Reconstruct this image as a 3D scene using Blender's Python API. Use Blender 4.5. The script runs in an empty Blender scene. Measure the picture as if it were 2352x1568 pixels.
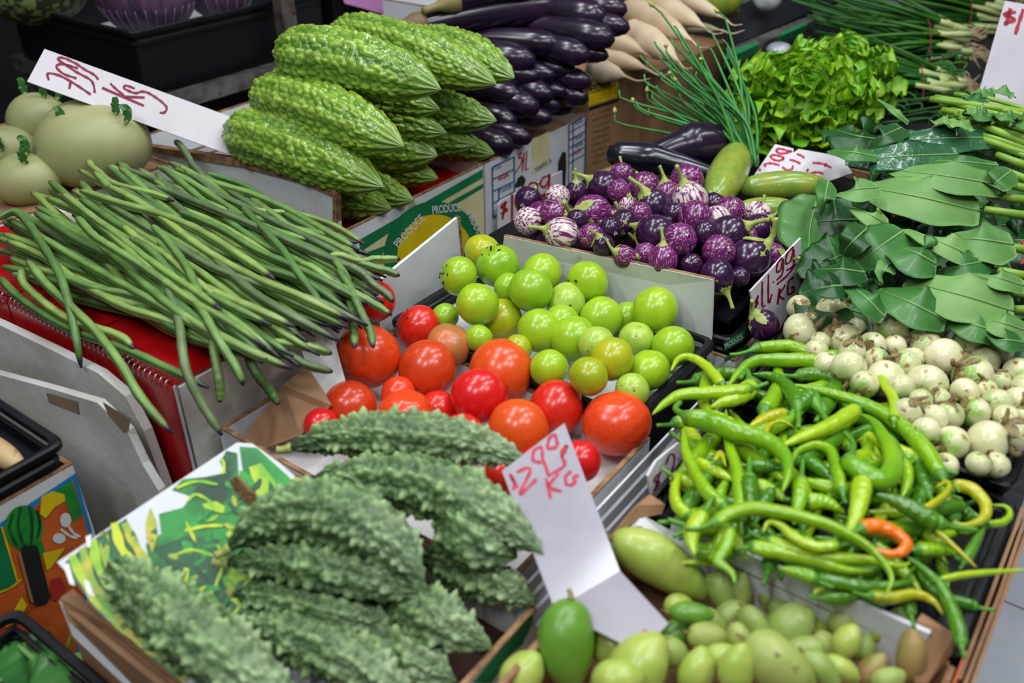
import bpy, math, random
import numpy as np
from mathutils import Vector, Matrix

# ------------------------------------------------------------------ camera, world, lights, exposure
SC = bpy.context.scene
COL = SC.collection
FPX, CX, CY, PITCH, CAMH = 2100.0, 1176.0, 784.0, math.radians(32), 1.55
cam_d = bpy.data.cameras.new('camera')
cam = bpy.data.objects.new('camera', cam_d)
COL.objects.link(cam)
cam.location = (0, 0, CAMH)
cam.rotation_euler = (math.radians(90) - PITCH, 0, 0)
cam_d.sensor_width = 36.0
cam_d.lens = FPX / 2352 * 36.0
cam_d.clip_start = 0.02
cam_d.dof.use_dof = True
cam_d.dof.focus_distance = 1.36
cam_d.dof.aperture_fstop = 3.2
SC.camera = cam

world = bpy.data.worlds.new('world')
SC.world = world
world.use_nodes = True
world.node_tree.nodes['Background'].inputs[0].default_value = (0.80, 0.88, 1.0, 1)
world.node_tree.nodes['Background'].inputs[1].default_value = 0.11


def lamp(x, y, z, sx, sy, power, rz, col=(0.93, 0.97, 1.0)):
    l = bpy.data.lights.new('ceiling_and_fill_lamp', 'AREA')
    l.shape = 'RECTANGLE'
    l.size, l.size_y, l.energy, l.color = sx, sy, power, col
    o = bpy.data.objects.new('ceiling_and_fill_lamp', l)
    COL.objects.link(o)
    o.location = (x, y, z)
    o.rotation_euler = (0, 0, math.radians(rz))
    return o


for x, y, p in ((-1.15, 0.30, 11), (-0.45, -0.25, 10), (-0.55, 1.05, 7.5), (0.35, 0.20, 8), (1.05, 0.25, 8.5), (0.75, 0.95, 8), (-0.25, 1.75, 7), (0.35, 1.55, 7), (1.45, 1.55, 6), (0.95, 2.2, 4), (-1.4, 1.9, 2.5)):  # lamps behind camera left and at front right are added fill for dim panels
    lamp(x, y, 2.55, 0.6, 0.10, p, 54)

vs = SC.view_settings
vs.view_transform = 'Standard'
vs.look = 'None'
vs.gamma = 1.0
vs.use_curve_mapping = False
vs.exposure = 0.0

# ------------------------------------------------------------------ geometry of the place
FW = np.array([0, math.cos(PITCH), -math.sin(PITCH)])
UPV = np.array([0, math.sin(PITCH), math.cos(PITCH)])
RT = np.array([1.0, 0, 0])
CAM = np.array([0, 0, CAMH])
TH = math.radians(54)                       # the stall's long axis
AX = np.array([math.cos(TH), math.sin(TH), 0])
BX = np.array([-math.sin(TH), math.cos(TH), 0])
ORG = np.array([0.40, 0.54, 0])
ZX = np.array([0, 0, 1.0])


def W(a, b, z):
    return ORG + AX * a + BX * b + ZX * z


def ray(px, py):
    return FW + RT * (px - CX) / FPX - UPV * (py - CY) / FPX


def PZ(px, py, z):                          # a measured point of the photo at height z
    r = ray(px, py)
    return CAM + r * ((z - CAMH) / r[2])


def hitp(px, py, p0, n):
    r = ray(px, py)
    return CAM + r * (np.dot(p0 - CAM, n) / np.dot(r, n))


def PA(px, py, a):
    return hitp(px, py, W(a, 0, 0), AX)


def PB(px, py, b):
    return hitp(px, py, W(0, b, 0), BX)


def depth(p):
    return float(np.dot(p - CAM, FW))


def unit(v):
    v = np.asarray(v, float)
    return v / (np.linalg.norm(v) + 1e-12)


rng = random.Random(5)
nrs = np.random.RandomState(11)


def srgb(h):
    c = [int(h[i:i + 2], 16) / 255 for i in (0, 2, 4)]
    return np.array([x / 12.92 if x <= 0.04045 else ((x + 0.055) / 1.055) ** 2.4 for x in c])


# ------------------------------------------------------------------ materials
def mat(name, c1, c2=None, rough=0.5, scale=20.0, bump=0.0, bscale=60.0, spots=None, spot_amt=0.62, attr=False,
        coat=0.0, stretch=(1, 1, 1), vary=0.0, trans=0.0, alpha=1.0, metal=0.0, spec=0.5, sss=0.0, detail=4.0, lo=0.35, hi=0.65,
        spot_scale=90.0):
    m = bpy.data.materials.new(name)
    m.use_nodes = True
    nt = m.node_tree
    bs = nt.nodes['Principled BSDF']
    N, L = nt.nodes.new, nt.links.new
    tc = N('ShaderNodeTexCoord')
    mp = N('ShaderNodeMapping')
    mp.inputs['Scale'].default_value = stretch
    L(tc.outputs['Object'], mp.inputs[0])
    oi = N('ShaderNodeObjectInfo')
    off = N('ShaderNodeVectorMath')
    off.operation = 'ADD'
    sc = N('ShaderNodeMath')
    sc.operation = 'MULTIPLY'
    sc.inputs[1].default_value = 17.0
    L(oi.outputs['Random'], sc.inputs[0])
    L(mp.outputs[0], off.inputs[0])
    L(sc.outputs[0], off.inputs[1])
    nz = N('ShaderNodeTexNoise')
    nz.inputs['Scale'].default_value = scale
    nz.inputs['Detail'].default_value = detail
    L(off.outputs[0], nz.inputs['Vector'])
    cr = N('ShaderNodeValToRGB')
    cr.color_ramp.elements[0].position = lo
    cr.color_ramp.elements[1].position = hi
    a = srgb(c1)
    b = srgb(c2 if c2 else c1)
    cr.color_ramp.elements[0].color = (*a, 1)
    cr.color_ramp.elements[1].color = (*b, 1)
    L(nz.outputs['Fac'], cr.inputs[0])
    out = cr.outputs[0]
    if attr:
        at = N('ShaderNodeAttribute')
        at.attribute_name = 'Col'
        mx = N('ShaderNodeMix')
        mx.data_type = 'RGBA'
        mx.blend_type = 'MULTIPLY'
        mx.inputs[0].default_value = 1.0
        L(at.outputs['Color'], mx.inputs[6])
        L(out, mx.inputs[7])
        out = mx.outputs[2]
    if spots:
        n2 = N('ShaderNodeTexNoise')
        n2.inputs['Scale'].default_value = spot_scale
        n2.inputs['Detail'].default_value = 3
        L(off.outputs[0], n2.inputs['Vector'])
        r2 = N('ShaderNodeValToRGB')
        r2.color_ramp.elements[0].position = spot_amt
        r2.color_ramp.elements[1].position = spot_amt + 0.07
        L(n2.outputs['Fac'], r2.inputs[0])
        mx = N('ShaderNodeMix')
        mx.data_type = 'RGBA'
        L(r2.outputs[0], mx.inputs[0])
        L(out, mx.inputs[6])
        mx.inputs[7].default_value = (*srgb(spots), 1)
        out = mx.outputs[2]
    if vary:
        hs = N('ShaderNodeHueSaturation')
        mr = N('ShaderNodeMapRange')
        mr.inputs['To Min'].default_value = 0.5 - vary * 0.12
        mr.inputs['To Max'].default_value = 0.5 + vary * 0.12
        L(oi.outputs['Random'], mr.inputs[0])
        L(mr.outputs[0], hs.inputs['Hue'])
        mr2 = N('ShaderNodeMapRange')
        mr2.inputs['To Min'].default_value = 1 + vary
        mr2.inputs['To Max'].default_value = 1 - vary
        L(oi.outputs['Random'], mr2.inputs[0])
        L(mr2.outputs[0], hs.inputs['Value'])
        L(out, hs.inputs['Color'])
        out = hs.outputs[0]
    L(out, bs.inputs['Base Color'])
    bs.inputs['Roughness'].default_value = rough
    bs.inputs['Metallic'].default_value = metal
    bs.inputs['Specular IOR Level'].default_value = spec
    bs.inputs['Coat Weight'].default_value = coat
    bs.inputs['Coat Roughness'].default_value = 0.12
    if sss:
        bs.inputs['Subsurface Weight'].default_value = sss
        bs.inputs['Subsurface Radius'].default_value = (0.01, 0.008, 0.004)
        bs.inputs['Subsurface Scale'].default_value = 0.4
    if trans:
        bs.inputs['Transmission Weight'].default_value = trans
        bs.inputs['IOR'].default_value = 1.1
    bs.inputs['Alpha'].default_value = alpha
    if bump:
        nb = N('ShaderNodeTexNoise')
        nb.inputs['Scale'].default_value = bscale
        nb.inputs['Detail'].default_value = 3
        L(off.outputs[0], nb.inputs['Vector'])
        bp = N('ShaderNodeBump')
        bp.inputs['Strength'].default_value = bump
        bp.inputs['Distance'].default_value = 0.004
        L(nb.outputs['Fac'], bp.inputs['Height'])
        L(bp.outputs[0], bs.inputs['Normal'])
    return m


M = {}
M['card_white'] = mat('white cardboard', 'DCDDDF', 'CAC9C6', 0.7, 9, bump=0.12, bscale=30, spots='A5957C', spot_amt=0.67, spot_scale=14)
M['card_clean'] = mat('clean white cardboard', 'D6D8DC', 'C8CACE', 0.65, 9, bump=0.08, bscale=40)
M['card_brown'] = mat('brown cardboard', 'A27C58', '91694A', 0.8, 10, bump=0.15, bscale=90)
M['card_edge'] = mat('torn cardboard edge', 'A17B55', '6B4A30', 0.9, 60, bump=0.8, bscale=160)
M['foam'] = mat('white foam', 'E6E3DC', 'CFC8BC', 0.55, 10, bump=0.5, bscale=50, spots='A09078', spot_amt=0.72, spot_scale=10, coat=0.2)
M['foam_grey'] = mat('grey foam board', 'D0D0CE', 'B8B3A8', 0.7, 8, bump=0.3, bscale=60, spots='8E7F67', spot_amt=0.67, spot_scale=12)
M['plastic_black'] = mat('black plastic', '0B0C10', '101116', 0.42, 20, bump=0.05, spec=0.35)
M['table'] = mat('dark stall boards', '241F1C', '15120F', 0.7, 8, bump=0.2)
M['metal'] = mat('galvanised metal', '8C8A86', '5E5650', 0.42, 25, metal=0.7, bump=0.15, spots='5E3F2B', spot_amt=0.68, spot_scale=30)
M['red_cover'] = mat('red plastic cover', 'C00812', 'A8060E', 0.35, 12, coat=0.3)
M['chrome'] = mat('chrome wire', 'D8D8DC', 'B8B8BC', 0.25, 20, metal=0.9)
M['paper'] = mat('white card paper', 'DBD6DC', 'CFC8CE', 0.55, 10, bump=0.05, spots='A9979C', spot_amt=0.73, spot_scale=18)
M['sign_plastic'] = mat('translucent plastic sign', 'B9B5BE', 'A9A4AE', 0.35, 10, trans=0.12, alpha=0.93, coat=0.4, bump=0.1, bscale=16)
M['ink_red'] = mat('dark red marker', '8E1740', '7A1030', 0.6, 60)
M['ink_bright'] = mat('red marker', 'B3272C', '9A1A20', 0.6, 60)
M['ink_pink'] = mat('pink red marker', 'C0324F', 'AE2540', 0.6, 60)
M['print_green'] = mat('printed green', '0B7A46', '0A6E3E', 0.6, 20)
M['print_cream'] = mat('printed cream', 'D9CFA0', 'CFC592', 0.65, 20)
M['print_yellow'] = mat('printed yellow', 'E3C70A', 'D6B608', 0.6, 20)
M['print_white'] = mat('printed white', 'E6E6E2', 'DCDCD8', 0.6, 20)
M['print_blue'] = mat('printed blue', '2A5C8C', '23507C', 0.6, 20)
M['print_sky'] = mat('printed bright blue', '2087C2', '1B7AB0', 0.6, 20)
M['print_orange'] = mat('printed orange', 'D96A22', 'B84A1A', 0.6, 20)
M['print_red'] = mat('printed red', 'C2342C', 'B02A24', 0.6, 20)
M['print_black'] = mat('printed black', '1A1A1A', '222222', 0.6, 20)
M['print_leaf'] = mat('printed leaf green', '0E7030', '2E9A30', 0.45, 26, detail=6)
M['print_veg'] = mat('printed leafy picture', '0B3A20', '1E8A30', 0.45, 30, detail=8, spots='B4CE2C', spot_amt=0.62, spot_scale=22, lo=0.38, hi=0.6)
M['print_dark'] = mat('printed deep green', '0B3A22', '14602E', 0.45, 30)
M['print_lime'] = mat('printed lime', '6FB01C', 'C6CE22', 0.45, 35)
M['print_spear'] = mat('printed asparagus', '4E9A1E', 'C2B428', 0.45, 45, spots='1C5A22', spot_amt=0.56, spot_scale=70)
M['brown_liner'] = mat('dark red brown liner', '4A2418', '2C1610', 0.7, 30, bump=0.2)
M['pink'] = mat('pink paper', 'D893CB', 'CF88C2', 0.6, 10)
M['tape'] = mat('brown tape', '8B7257', '7E664C', 0.4, 10)
M['floor_tile'] = mat('white floor tile', 'E2E5EE', 'D4D8E2', 0.35, 6, bump=0.03)
M['grout'] = mat('grey grout', '6E6E70', '5C5C5E', 0.9, 30)
M['wall'] = mat('dark back wall', '2A2A2C', '1C1C1E', 0.8, 5)

M['tomato'] = mat('red tomato skin', 'D4361A', 'CA2A12', 0.26, 12, coat=0.12, vary=0.06, sss=0.05)
M['tomato_orange'] = mat('orange red tomato skin', 'E2521C', 'D84416', 0.26, 12, coat=0.12, vary=0.05, sss=0.05)
M['tomato_brown'] = mat('pale orange tomato skin', 'C8703E', 'A8743E', 0.32, 1.2, coat=0.08, spots='3C2A18', spot_amt=0.74, spot_scale=5)
M['gtom'] = mat('green tomato skin', '9CC024', '88B41E', 0.26, 1.5, coat=0.10, vary=0.08, spots='5A5A20', spot_amt=0.72, spot_scale=6, sss=0.05)
M['gtom_yellow'] = mat('yellow green tomato skin', 'B4B21A', '98AC1C', 0.26, 1.5, coat=0.10, vary=0.06, spots='6A5A18', spot_amt=0.73, spot_scale=7)
M['gtom_pale'] = mat('pale green tomato skin', 'AFC850', '9ABC3C', 0.28, 1.5, coat=0.10, spots='4C4628', spot_amt=0.66, spot_scale=4)
M['calyx_dark'] = mat('dried calyx', '4C4A28', '2E2A18', 0.8, 5)
M['calyx'] = mat('green calyx', 'A8AE5C', '8C9A48', 0.5, 2.5, spots='4A4620', spot_amt=0.68, spot_scale=5)
M['calyx_brown'] = mat('brown green calyx', '948550', '6A5638', 0.6, 3, spots='3A2C22', spot_amt=0.6, spot_scale=4)
M['egg_dark'] = mat('dark purple eggplant skin', '40183F', '241030', 0.22, .9, coat=0.2, spots='9A6E98', spot_amt=0.66, stretch=(4, 4, 0.55), spot_scale=2.2, vary=0.03)
M['egg_purple'] = mat('purple streaked eggplant skin', '7A2468', '4E1446', 0.24, .9, coat=0.2, spots='C896BA', spot_amt=0.58, stretch=(4, 4, 0.5), spot_scale=2.4, vary=0.06)
M['egg_pale'] = mat('white striped eggplant skin', 'E0CFC8', '6E2460', 0.26, 1.5, coat=0.2, stretch=(4, 4, 0.45), lo=0.47, hi=0.58)
M['long_egg'] = mat('black purple eggplant skin', '2A1630', '1A0E20', 0.24, 7, coat=0.15, spots='6E5A3C', spot_amt=0.77, spot_scale=16)
M['long_egg_blue'] = mat('blue black eggplant skin', '1A1C2A', '11121C', 0.22, 7, coat=0.2)
M['thai'] = mat('white green eggplant skin', 'E2DAB4', 'C9CA92', 0.28, 1.2, coat=0.15, attr=True, spots='9A7440', spot_amt=0.60, spot_scale=1.6, vary=0.05)
M['chili'] = mat('green chilli skin', '90B816', '74A612', 0.16, 18, coat=0.22, vary=0.10, bump=0.4, bscale=150)
M['chili_dark'] = mat('dark green chilli skin', '568C1A', '3E7212', 0.16, 18, coat=0.22, vary=0.06, bump=0.4, bscale=150)
M['chili_lime'] = mat('lime chilli skin', 'ACC622', '98BC1A', 0.16, 18, coat=0.22, vary=0.06, bump=0.4, bscale=150)
M['chili_yellow'] = mat('yellow chilli skin', 'BDB414', 'A0A814', 0.18, 18, coat=0.2, bump=0.4, bscale=150, spots='C88A12', spot_amt=0.66, spot_scale=20)
M['chili_orange'] = mat('orange chilli skin', 'EC7818', 'E46A12', 0.22, 18, coat=0.2, bump=0.5, bscale=130)
M['chili_stem'] = mat('chilli stem', '5A9428', '4C8424', 0.35, 30)
M['mango'] = mat('green mango skin', '9EAC5C', '8CA04C', 0.42, 1.5, coat=0.03, vary=0.08, spots='5E6A2C', spot_amt=0.66, spot_scale=3.5)
M['mango_bright'] = mat('bright green mango skin', '6C9A34', '5A8A28', 0.34, 1.2, coat=0.06, spots='2E3A18', spot_amt=0.72, spot_scale=4)
M['mango_lime'] = mat('lime mango skin', 'B2BE5C', '9CB448', 0.34, 1.2, coat=0.08, spots='66702C', spot_amt=0.68, spot_scale=3)
M['mango_brown'] = mat('brownish mango skin', '9A9450', '9E7C4C', 0.45, 1.2, spots='5C4A2C', spot_amt=0.68, spot_scale=3.5)
M['bean'] = mat('long bean skin', 'FFFFFF', 'D6D6D6', 0.42, 30, attr=True, vary=0.08, coat=0.05)
M['gourd'] = mat('light bitter gourd skin', 'FFFFFF', 'E6E6E6', 0.25, 30, attr=True, coat=0.15, vary=0.04)
M['warty'] = mat('warty bitter gourd skin', 'FFFFFF', 'DCDCDC', 0.5, 40, attr=True, coat=0.03, vary=0.05)
M['leaf'] = mat('leaf green', '467C36', '30682A', 0.46, 14, coat=0.08, vary=0.10, bump=0.3, bscale=45)
M['leaf_pale'] = mat('pale leaf underside', '6E9A52', '55843F', 0.55, 14, vary=0.07, bump=0.3, bscale=45)
M['leaf_blue'] = mat('wet blue green leaf', '3F7048', '2C5C3A', 0.22, 16, coat=0.35, vary=0.05, bump=0.9, bscale=70)
M['leaf_dark'] = mat('dark leaf', '1F5420', '164416', 0.4, 14, vary=0.1, bump=0.3, bscale=45)
M['rib'] = mat('leaf midrib', '86AA66', '76A058', 0.45, 20)
M['stalk'] = mat('leaf stalk', '8CB03C', '78A034', 0.4, 20, stretch=(1, 1, 0.2))
M['lettuce'] = mat('lettuce leaf', '8EBE20', '6CA618', 0.42, 25, vary=0.16, trans=0.0, bump=0.2, bscale=60)
M['chive'] = mat('chive blade', '3C8C3A', '2A7428', 0.4, 20, vary=0.12)
M['chive_bud'] = mat('chive bud', 'B8B868', '9CA850', 0.6, 40)
M['onion_green'] = mat('spring onion leaf', '2E7016', '17500E', 0.45, 12, vary=0.2)
M['onion_white'] = mat('spring onion bulb', 'C6CE96', 'B2C070', 0.4, 20)
M['roots'] = mat('root hairs', 'B09A7C', '8A7458', 0.9, 60)
M['daikon'] = mat('daikon skin', 'D8C4A6', 'C4A988', 0.5, 10, vary=0.04, stretch=(1, 1, 0.4), spots='9A744E', spot_amt=0.7, spot_scale=18)
M['kohlrabi'] = mat('kohlrabi skin', 'A4A272', '949A64', 0.45, 9, spots='7C6A46', spot_amt=0.72, spot_scale=40, bump=0.15, bscale=20)
M['cucumber'] = mat('striped cucumber skin', '76983A', '98A23C', 0.26, 14, stretch=(3, 3, 0.8), coat=0.2, spots='C2B848', spot_amt=0.64, spot_scale=45)
M['pumpkin'] = mat('mottled pumpkin skin', '7C8A50', '2E3A22', 0.5, 60, detail=2, bump=0.3, bscale=40, lo=0.42, hi=0.52)
M['cabbage'] = mat('purple cabbage leaf', '6A4A66', '3C3450', 0.4, 18, coat=0.2, stretch=(4, 4, 0.4))
M['cabbage_vein'] = mat('pale cabbage vein', '9A86A0', '7E6C8A', 0.45, 30)
M['spotted_beige'] = mat('beige spotted root', 'C2A679', 'A5855A', 0.7, 20, spots='4A3626', spot_amt=0.62, spot_scale=50)
M['crumple'] = mat('crumpled clear wrap', 'B9BCC4', '8C9098', 0.2, 30, bump=1.0, bscale=40, coat=0.3)


# ------------------------------------------------------------------ mesh helpers
def mesh_from(name, V, F, smooth=True, col=None, m=None):
    V = np.asarray(V, np.float32).reshape(-1, 3)
    me = bpy.data.meshes.new(name)
    if isinstance(F, tuple):                # (quads, tris)
        Q, T = F
        Q = np.asarray(Q, np.int32).reshape(-1, 4)
        T = np.asarray(T, np.int32).reshape(-1, 3)
        me.vertices.add(len(V))
        me.vertices.foreach_set('co', V.ravel())
        nl = Q.size + T.size
        me.loops.add(nl)
        me.loops.foreach_set('vertex_index', np.concatenate([Q.ravel(), T.ravel()]))
        npoly = len(Q) + len(T)
        me.polygons.add(npoly)
        st = np.concatenate([np.arange(len(Q)) * 4, Q.size + np.arange(len(T)) * 3]).astype(np.int32)
        me.polygons.foreach_set('loop_start', st)
        me.polygons.foreach_set('use_smooth', np.full(npoly, smooth))
        me.update(calc_edges=True)
        me.validate()
    else:
        me.from_pydata([tuple(v) for v in V.tolist()], [], F)
        me.polygons.foreach_set('use_smooth', np.full(len(me.polygons), smooth))
    if col is not None:
        at = me.color_attributes.new('Col', 'FLOAT_COLOR', 'POINT')
        c = np.ones((len(V), 4), np.float32)
        c[:, :3] = col
        at.data.foreach_set('color', c.ravel())
    if m:
        me.materials.append(m)
    return me


def catmull(P, n):
    P = np.asarray(P, float)
    if len(P) == 2:
        t = np.linspace(0, 1, n)[:, None]
        return P[0] * (1 - t) + P[1] * t
    Q = np.vstack([2 * P[0] - P[1], P, 2 * P[-1] - P[-2]])
    seg = np.linalg.norm(np.diff(P, axis=0), axis=1)
    cum = np.concatenate([[0], np.cumsum(seg)])
    out = []
    for s in np.linspace(0, cum[-1] - 1e-9, n):
        i = min(int(np.searchsorted(cum, s, 'right') - 1), len(seg) - 1)
        t = (s - cum[i]) / max(seg[i], 1e-9)
        p0, p1, p2, p3 = Q[i:i + 4]
        out.append(0.5 * ((2 * p1) + (-p0 + p2) * t + (2 * p0 - 5 * p1 + 4 * p2 - p3) * t * t + (-p0 + 3 * p1 - 3 * p2 + p3) * t ** 3))
    return np.array(out)


def frames(P):
    T = np.gradient(P, axis=0)
    T /= np.linalg.norm(T, axis=1)[:, None] + 1e-12
    ref = np.array([0, 0, 1.0]) if abs(T[0][2]) < 0.9 else np.array([1.0, 0, 0])
    n = unit(ref - T[0] * np.dot(ref, T[0]))
    Ns = []
    for t in T:
        n = unit(n - t * np.dot(n, t))
        Ns.append(n)
    Ns = np.array(Ns)
    return T, Ns, np.cross(T, Ns)


def sweep(P, R, ns, disp=None, flat=1.0):
    """closed tube along P with radii R; disp is an (n, ns) radial offset"""
    P = np.asarray(P, float)
    R = np.asarray(R, float)
    n = len(P)
    T, Nn, Bn = frames(P)
    th = np.arange(ns) * 2 * math.pi / ns
    rad = R[:, None] + (disp if disp is not None else 0)
    V = P[:, None, :] + rad[:, :, None] * (np.cos(th)[None, :, None] * Nn[:, None, :] * flat + np.sin(th)[None, :, None] * Bn[:, None, :])
    V = V.reshape(-1, 3)
    i, j = np.meshgrid(np.arange(n - 1), np.arange(ns), indexing='ij')
    j2 = (j + 1) % ns
    Q = np.stack([i * ns + j, i * ns + j2, (i + 1) * ns + j2, (i + 1) * ns + j], -1).reshape(-1, 4)
    V = np.vstack([V, P[0], P[-1]])
    k = np.arange(ns)
    k2 = (k + 1) % ns
    T1 = np.stack([np.full(ns, n * ns), k2, k], -1)
    T2 = np.stack([np.full(ns, n * ns + 1), (n - 1) * ns + k, (n - 1) * ns + k2], -1)
    return V, (Q, np.vstack([T1, T2]))


def link(name, me, parent=None, loc=None):
    o = bpy.data.objects.new(name, me)
    COL.objects.link(o)
    if parent is not None:
        o.parent = parent
    if loc is not None:
        o.location = loc
    return o


def tag(o, label, cat, group=None, kind=None):
    o['label'] = label
    o['category'] = cat
    if group:
        o['group'] = group
    if kind:
        o['kind'] = kind
    return o


def empty(name, loc, label, cat, group=None):
    o = bpy.data.objects.new(name, None)
    COL.objects.link(o)
    o.empty_display_size = 0.02
    o.location = tuple(loc)
    return tag(o, label, cat, group)


def solid(name, V, F, m, parent=None, smooth=True, col=None):
    """world-space vertices -> an object with its origin at the piece (parents are unrotated empties or meshes)"""
    V = np.asarray(V, float)
    c = np.array([*((V.min(0) + V.max(0))[:2] / 2), V[:, 2].min()])
    me = mesh_from(name, V - c, F, smooth, col, m)
    o = link(name, me, parent)
    base = np.zeros(3)
    q = parent
    while q is not None:
        base = base + np.array(q.location)
        q = q.parent
    o.location = tuple(c - base)
    return o


def slab_geo(pts, th, nrm=None):
    """prism from a planar outline, thickness th along the normal"""
    P = np.asarray(pts, float)
    n = len(P)
    if nrm is None:
        nrm = np.zeros(3)
        for k in range(n):
            nrm += np.cross(P[k], P[(k + 1) % n])
        nrm = unit(nrm)
    V = np.vstack([P + nrm * th / 2, P - nrm * th / 2])
    F = [list(range(n)), list(range(2 * n - 1, n - 1, -1))]
    for k in range(n):
        k2 = (k + 1) % n
        F.append([k, n + k, n + k2, k2])
    return V, F


def slab(name, pts, th, m, parent=None, nrm=None):
    V, F = slab_geo(pts, th, nrm)
    return solid(name, V, F, m, parent, smooth=False)


def box_geo(a0, a1, b0, b1, z0, z1):
    V = [W(a, b, z) for z in (z0, z1) for a, b in ((a0, b0), (a1, b0), (a1, b1), (a0, b1))]
    F = [[3, 2, 1, 0], [4, 5, 6, 7], [0, 1, 5, 4], [1, 2, 6, 5], [2, 3, 7, 6], [3, 0, 4, 7]]
    return np.array(V), F


def box(name, a0, a1, b0, b1, z0, z1, m, parent=None):
    V, F = box_geo(a0, a1, b0, b1, z0, z1)
    return solid(name, V, F, m, parent, smooth=False)


def join(geos):
    V, F, k = [], [], 0
    for v, f in geos:
        v = np.asarray(v)
        V.append(v)
        if isinstance(f, tuple):
            f = np.asarray(f[0]).tolist() + np.asarray(f[1]).tolist()
        F += [[i + k for i in face] for face in f]
        k += len(v)
    return np.vstack(V), F


# prints and handwriting: flat ink lying on a card or box
class Face:
    def __init__(self, p0, p1, p2, lift=0.0006):
        p0, p1, p2 = (np.asarray(p, float) for p in (p0, p1, p2))
        self.n = unit(np.cross(p1 - p0, p2 - p0))
        if np.dot(self.n, CAM - p0) < 0:
            self.n = -self.n
        self.p0 = p0 + self.n * lift
        self.lift = lift

    def at(self, px, py, k=1.0):
        return hitp(px, py, self.p0 + self.n * self.lift * (k - 1), self.n)


def ink_poly(name, face, pts, m, parent, k=1.0):
    P = [face.at(x, y, k) for x, y in pts]
    V = np.array(P)
    return solid(name, V, [list(range(len(P)))], m, parent, smooth=False)


def ink_strokes(name, face, strokes, wpx, m, parent, k=1.0, smoothn=8):
    geos = []
    for s in strokes:
        s2 = [(x, y, 0) for x, y in s]
        C = catmull(s2, max(2, smoothn * (len(s) - 1) + 1)) if len(s) > 2 else np.array(s2, float)
        T = np.gradient(C, axis=0)
        T /= np.linalg.norm(T, axis=1)[:, None] + 1e-9
        Nn = np.stack([-T[:, 1], T[:, 0]], -1)
        ww = wpx * (0.85 + 0.3 * np.sin(np.arange(len(C)) * 0.9 + len(s)) * 0.5) / 2
        V = []
        for c, nn, w in zip(C, Nn, ww):
            V.append(face.at(c[0] + nn[0] * w, c[1] + nn[1] * w, k))
            V.append(face.at(c[0] - nn[0] * w, c[1] - nn[1] * w, k))
        F = [[2 * i, 2 * i + 1, 2 * i + 3, 2 * i + 2] for i in range(len(C) - 1)]
        geos.append((np.array(V), F))
    V, F = join(geos)
    return solid(name, V, F, m, parent, smooth=False)


def text_geo(txt):
    cu = bpy.data.curves.new('lettering', 'FONT')
    cu.body = txt
    cu.size = 1.0
    cu.offset = 0.012
    cu.resolution_u = 3
    o = bpy.data.objects.new('lettering', cu)
    COL.objects.link(o)
    dg = bpy.context.evaluated_depsgraph_get()
    me = o.evaluated_get(dg).to_mesh()
    V = np.array([v.co[:] for v in me.vertices])
    F = [list(p.vertices) for p in me.polygons]
    o.evaluated_get(dg).to_mesh_clear()
    bpy.data.objects.remove(o)
    bpy.data.curves.remove(cu)
    return V, F


def ink_text(name, face, txt, p0, p1, hpx, m, parent, k=2.0):
    V, F = text_geo(txt)
    w = V[:, 0].max() - V[:, 0].min()
    x = (V[:, 0] - V[:, 0].min()) / w
    y = V[:, 1] / 0.7
    p0, p1 = np.array(p0, float), np.array(p1, float)
    d = p1 - p0
    up = np.array([d[1], -d[0]]) / np.linalg.norm(d)
    Q = [face.at(*(p0 + d * xi + up * hpx * yi), k) for xi, yi in zip(x, y)]
    return solid(name, np.array(Q), F, m, parent, smooth=False)


ORD = ['first', 'second', 'third', 'fourth', 'fifth', 'sixth', 'seventh', 'eighth', 'ninth', 'tenth', 'eleventh', 'twelfth',
       'thirteenth', 'fourteenth', 'fifteenth', 'sixteenth', 'seventeenth', 'eighteenth', 'nineteenth', 'twentieth']


def row_labels(pix, nrows, rownames):
    """place words for each thing of a heap: which row, counted from the left"""
    idx = sorted(range(len(pix)), key=lambda i: pix[i][1])
    out = [''] * len(pix)
    per = math.ceil(len(pix) / nrows)
    for r in range(nrows):
        row = sorted(idx[r * per:(r + 1) * per], key=lambda i: pix[i][0])
        for k, i in enumerate(row):
            if k == 0:
                w = 'leftmost'
            elif k == len(row) - 1:
                w = 'rightmost'
            else:
                w = ORD[k] + ' from left'
            out[i] = '%s in the %s row' % (w, rownames[r])
    return out


def relax(C, R, it=80, lim=0.05, zmin=None, slack=0.93, walls=()):
    """move the things of a heap apart along their lines of sight, keeping them above the floor of the box"""
    C = [np.array(c, float) for c in C]
    D = [unit(c - CAM) for c in C]
    T0 = [np.linalg.norm(c - CAM) for c in C]
    T = list(T0)
    for _ in range(it):
        for i in range(len(C)):
            for j in range(i):
                ci, cj = CAM + D[i] * T[i], CAM + D[j] * T[j]
                ov = (R[i] + R[j]) * slack - np.linalg.norm(ci - cj)
                if ov > 0:
                    s = 1 if T[i] > T[j] else -1
                    T[i] += s * ov * 0.3
                    T[j] -= s * ov * 0.3
        for i in range(len(C)):
            T[i] = min(max(T[i], T0[i] - lim), T0[i] + lim)
            if zmin is not None:
                z = CAM[2] + D[i][2] * T[i]
                if z < zmin + R[i]:
                    T[i] = (zmin + R[i] - CAM[2]) / D[i][2]
            for p0, n in walls:                     # stay on the inner side of a panel
                g = np.dot(CAM + D[i] * T[i] - p0, n) - R[i]
                k = np.dot(D[i], n)
                if g < 0 and k < -0.05:
                    T[i] += -g / k
    return [CAM + d * t for d, t in zip(D, T)]


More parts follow.
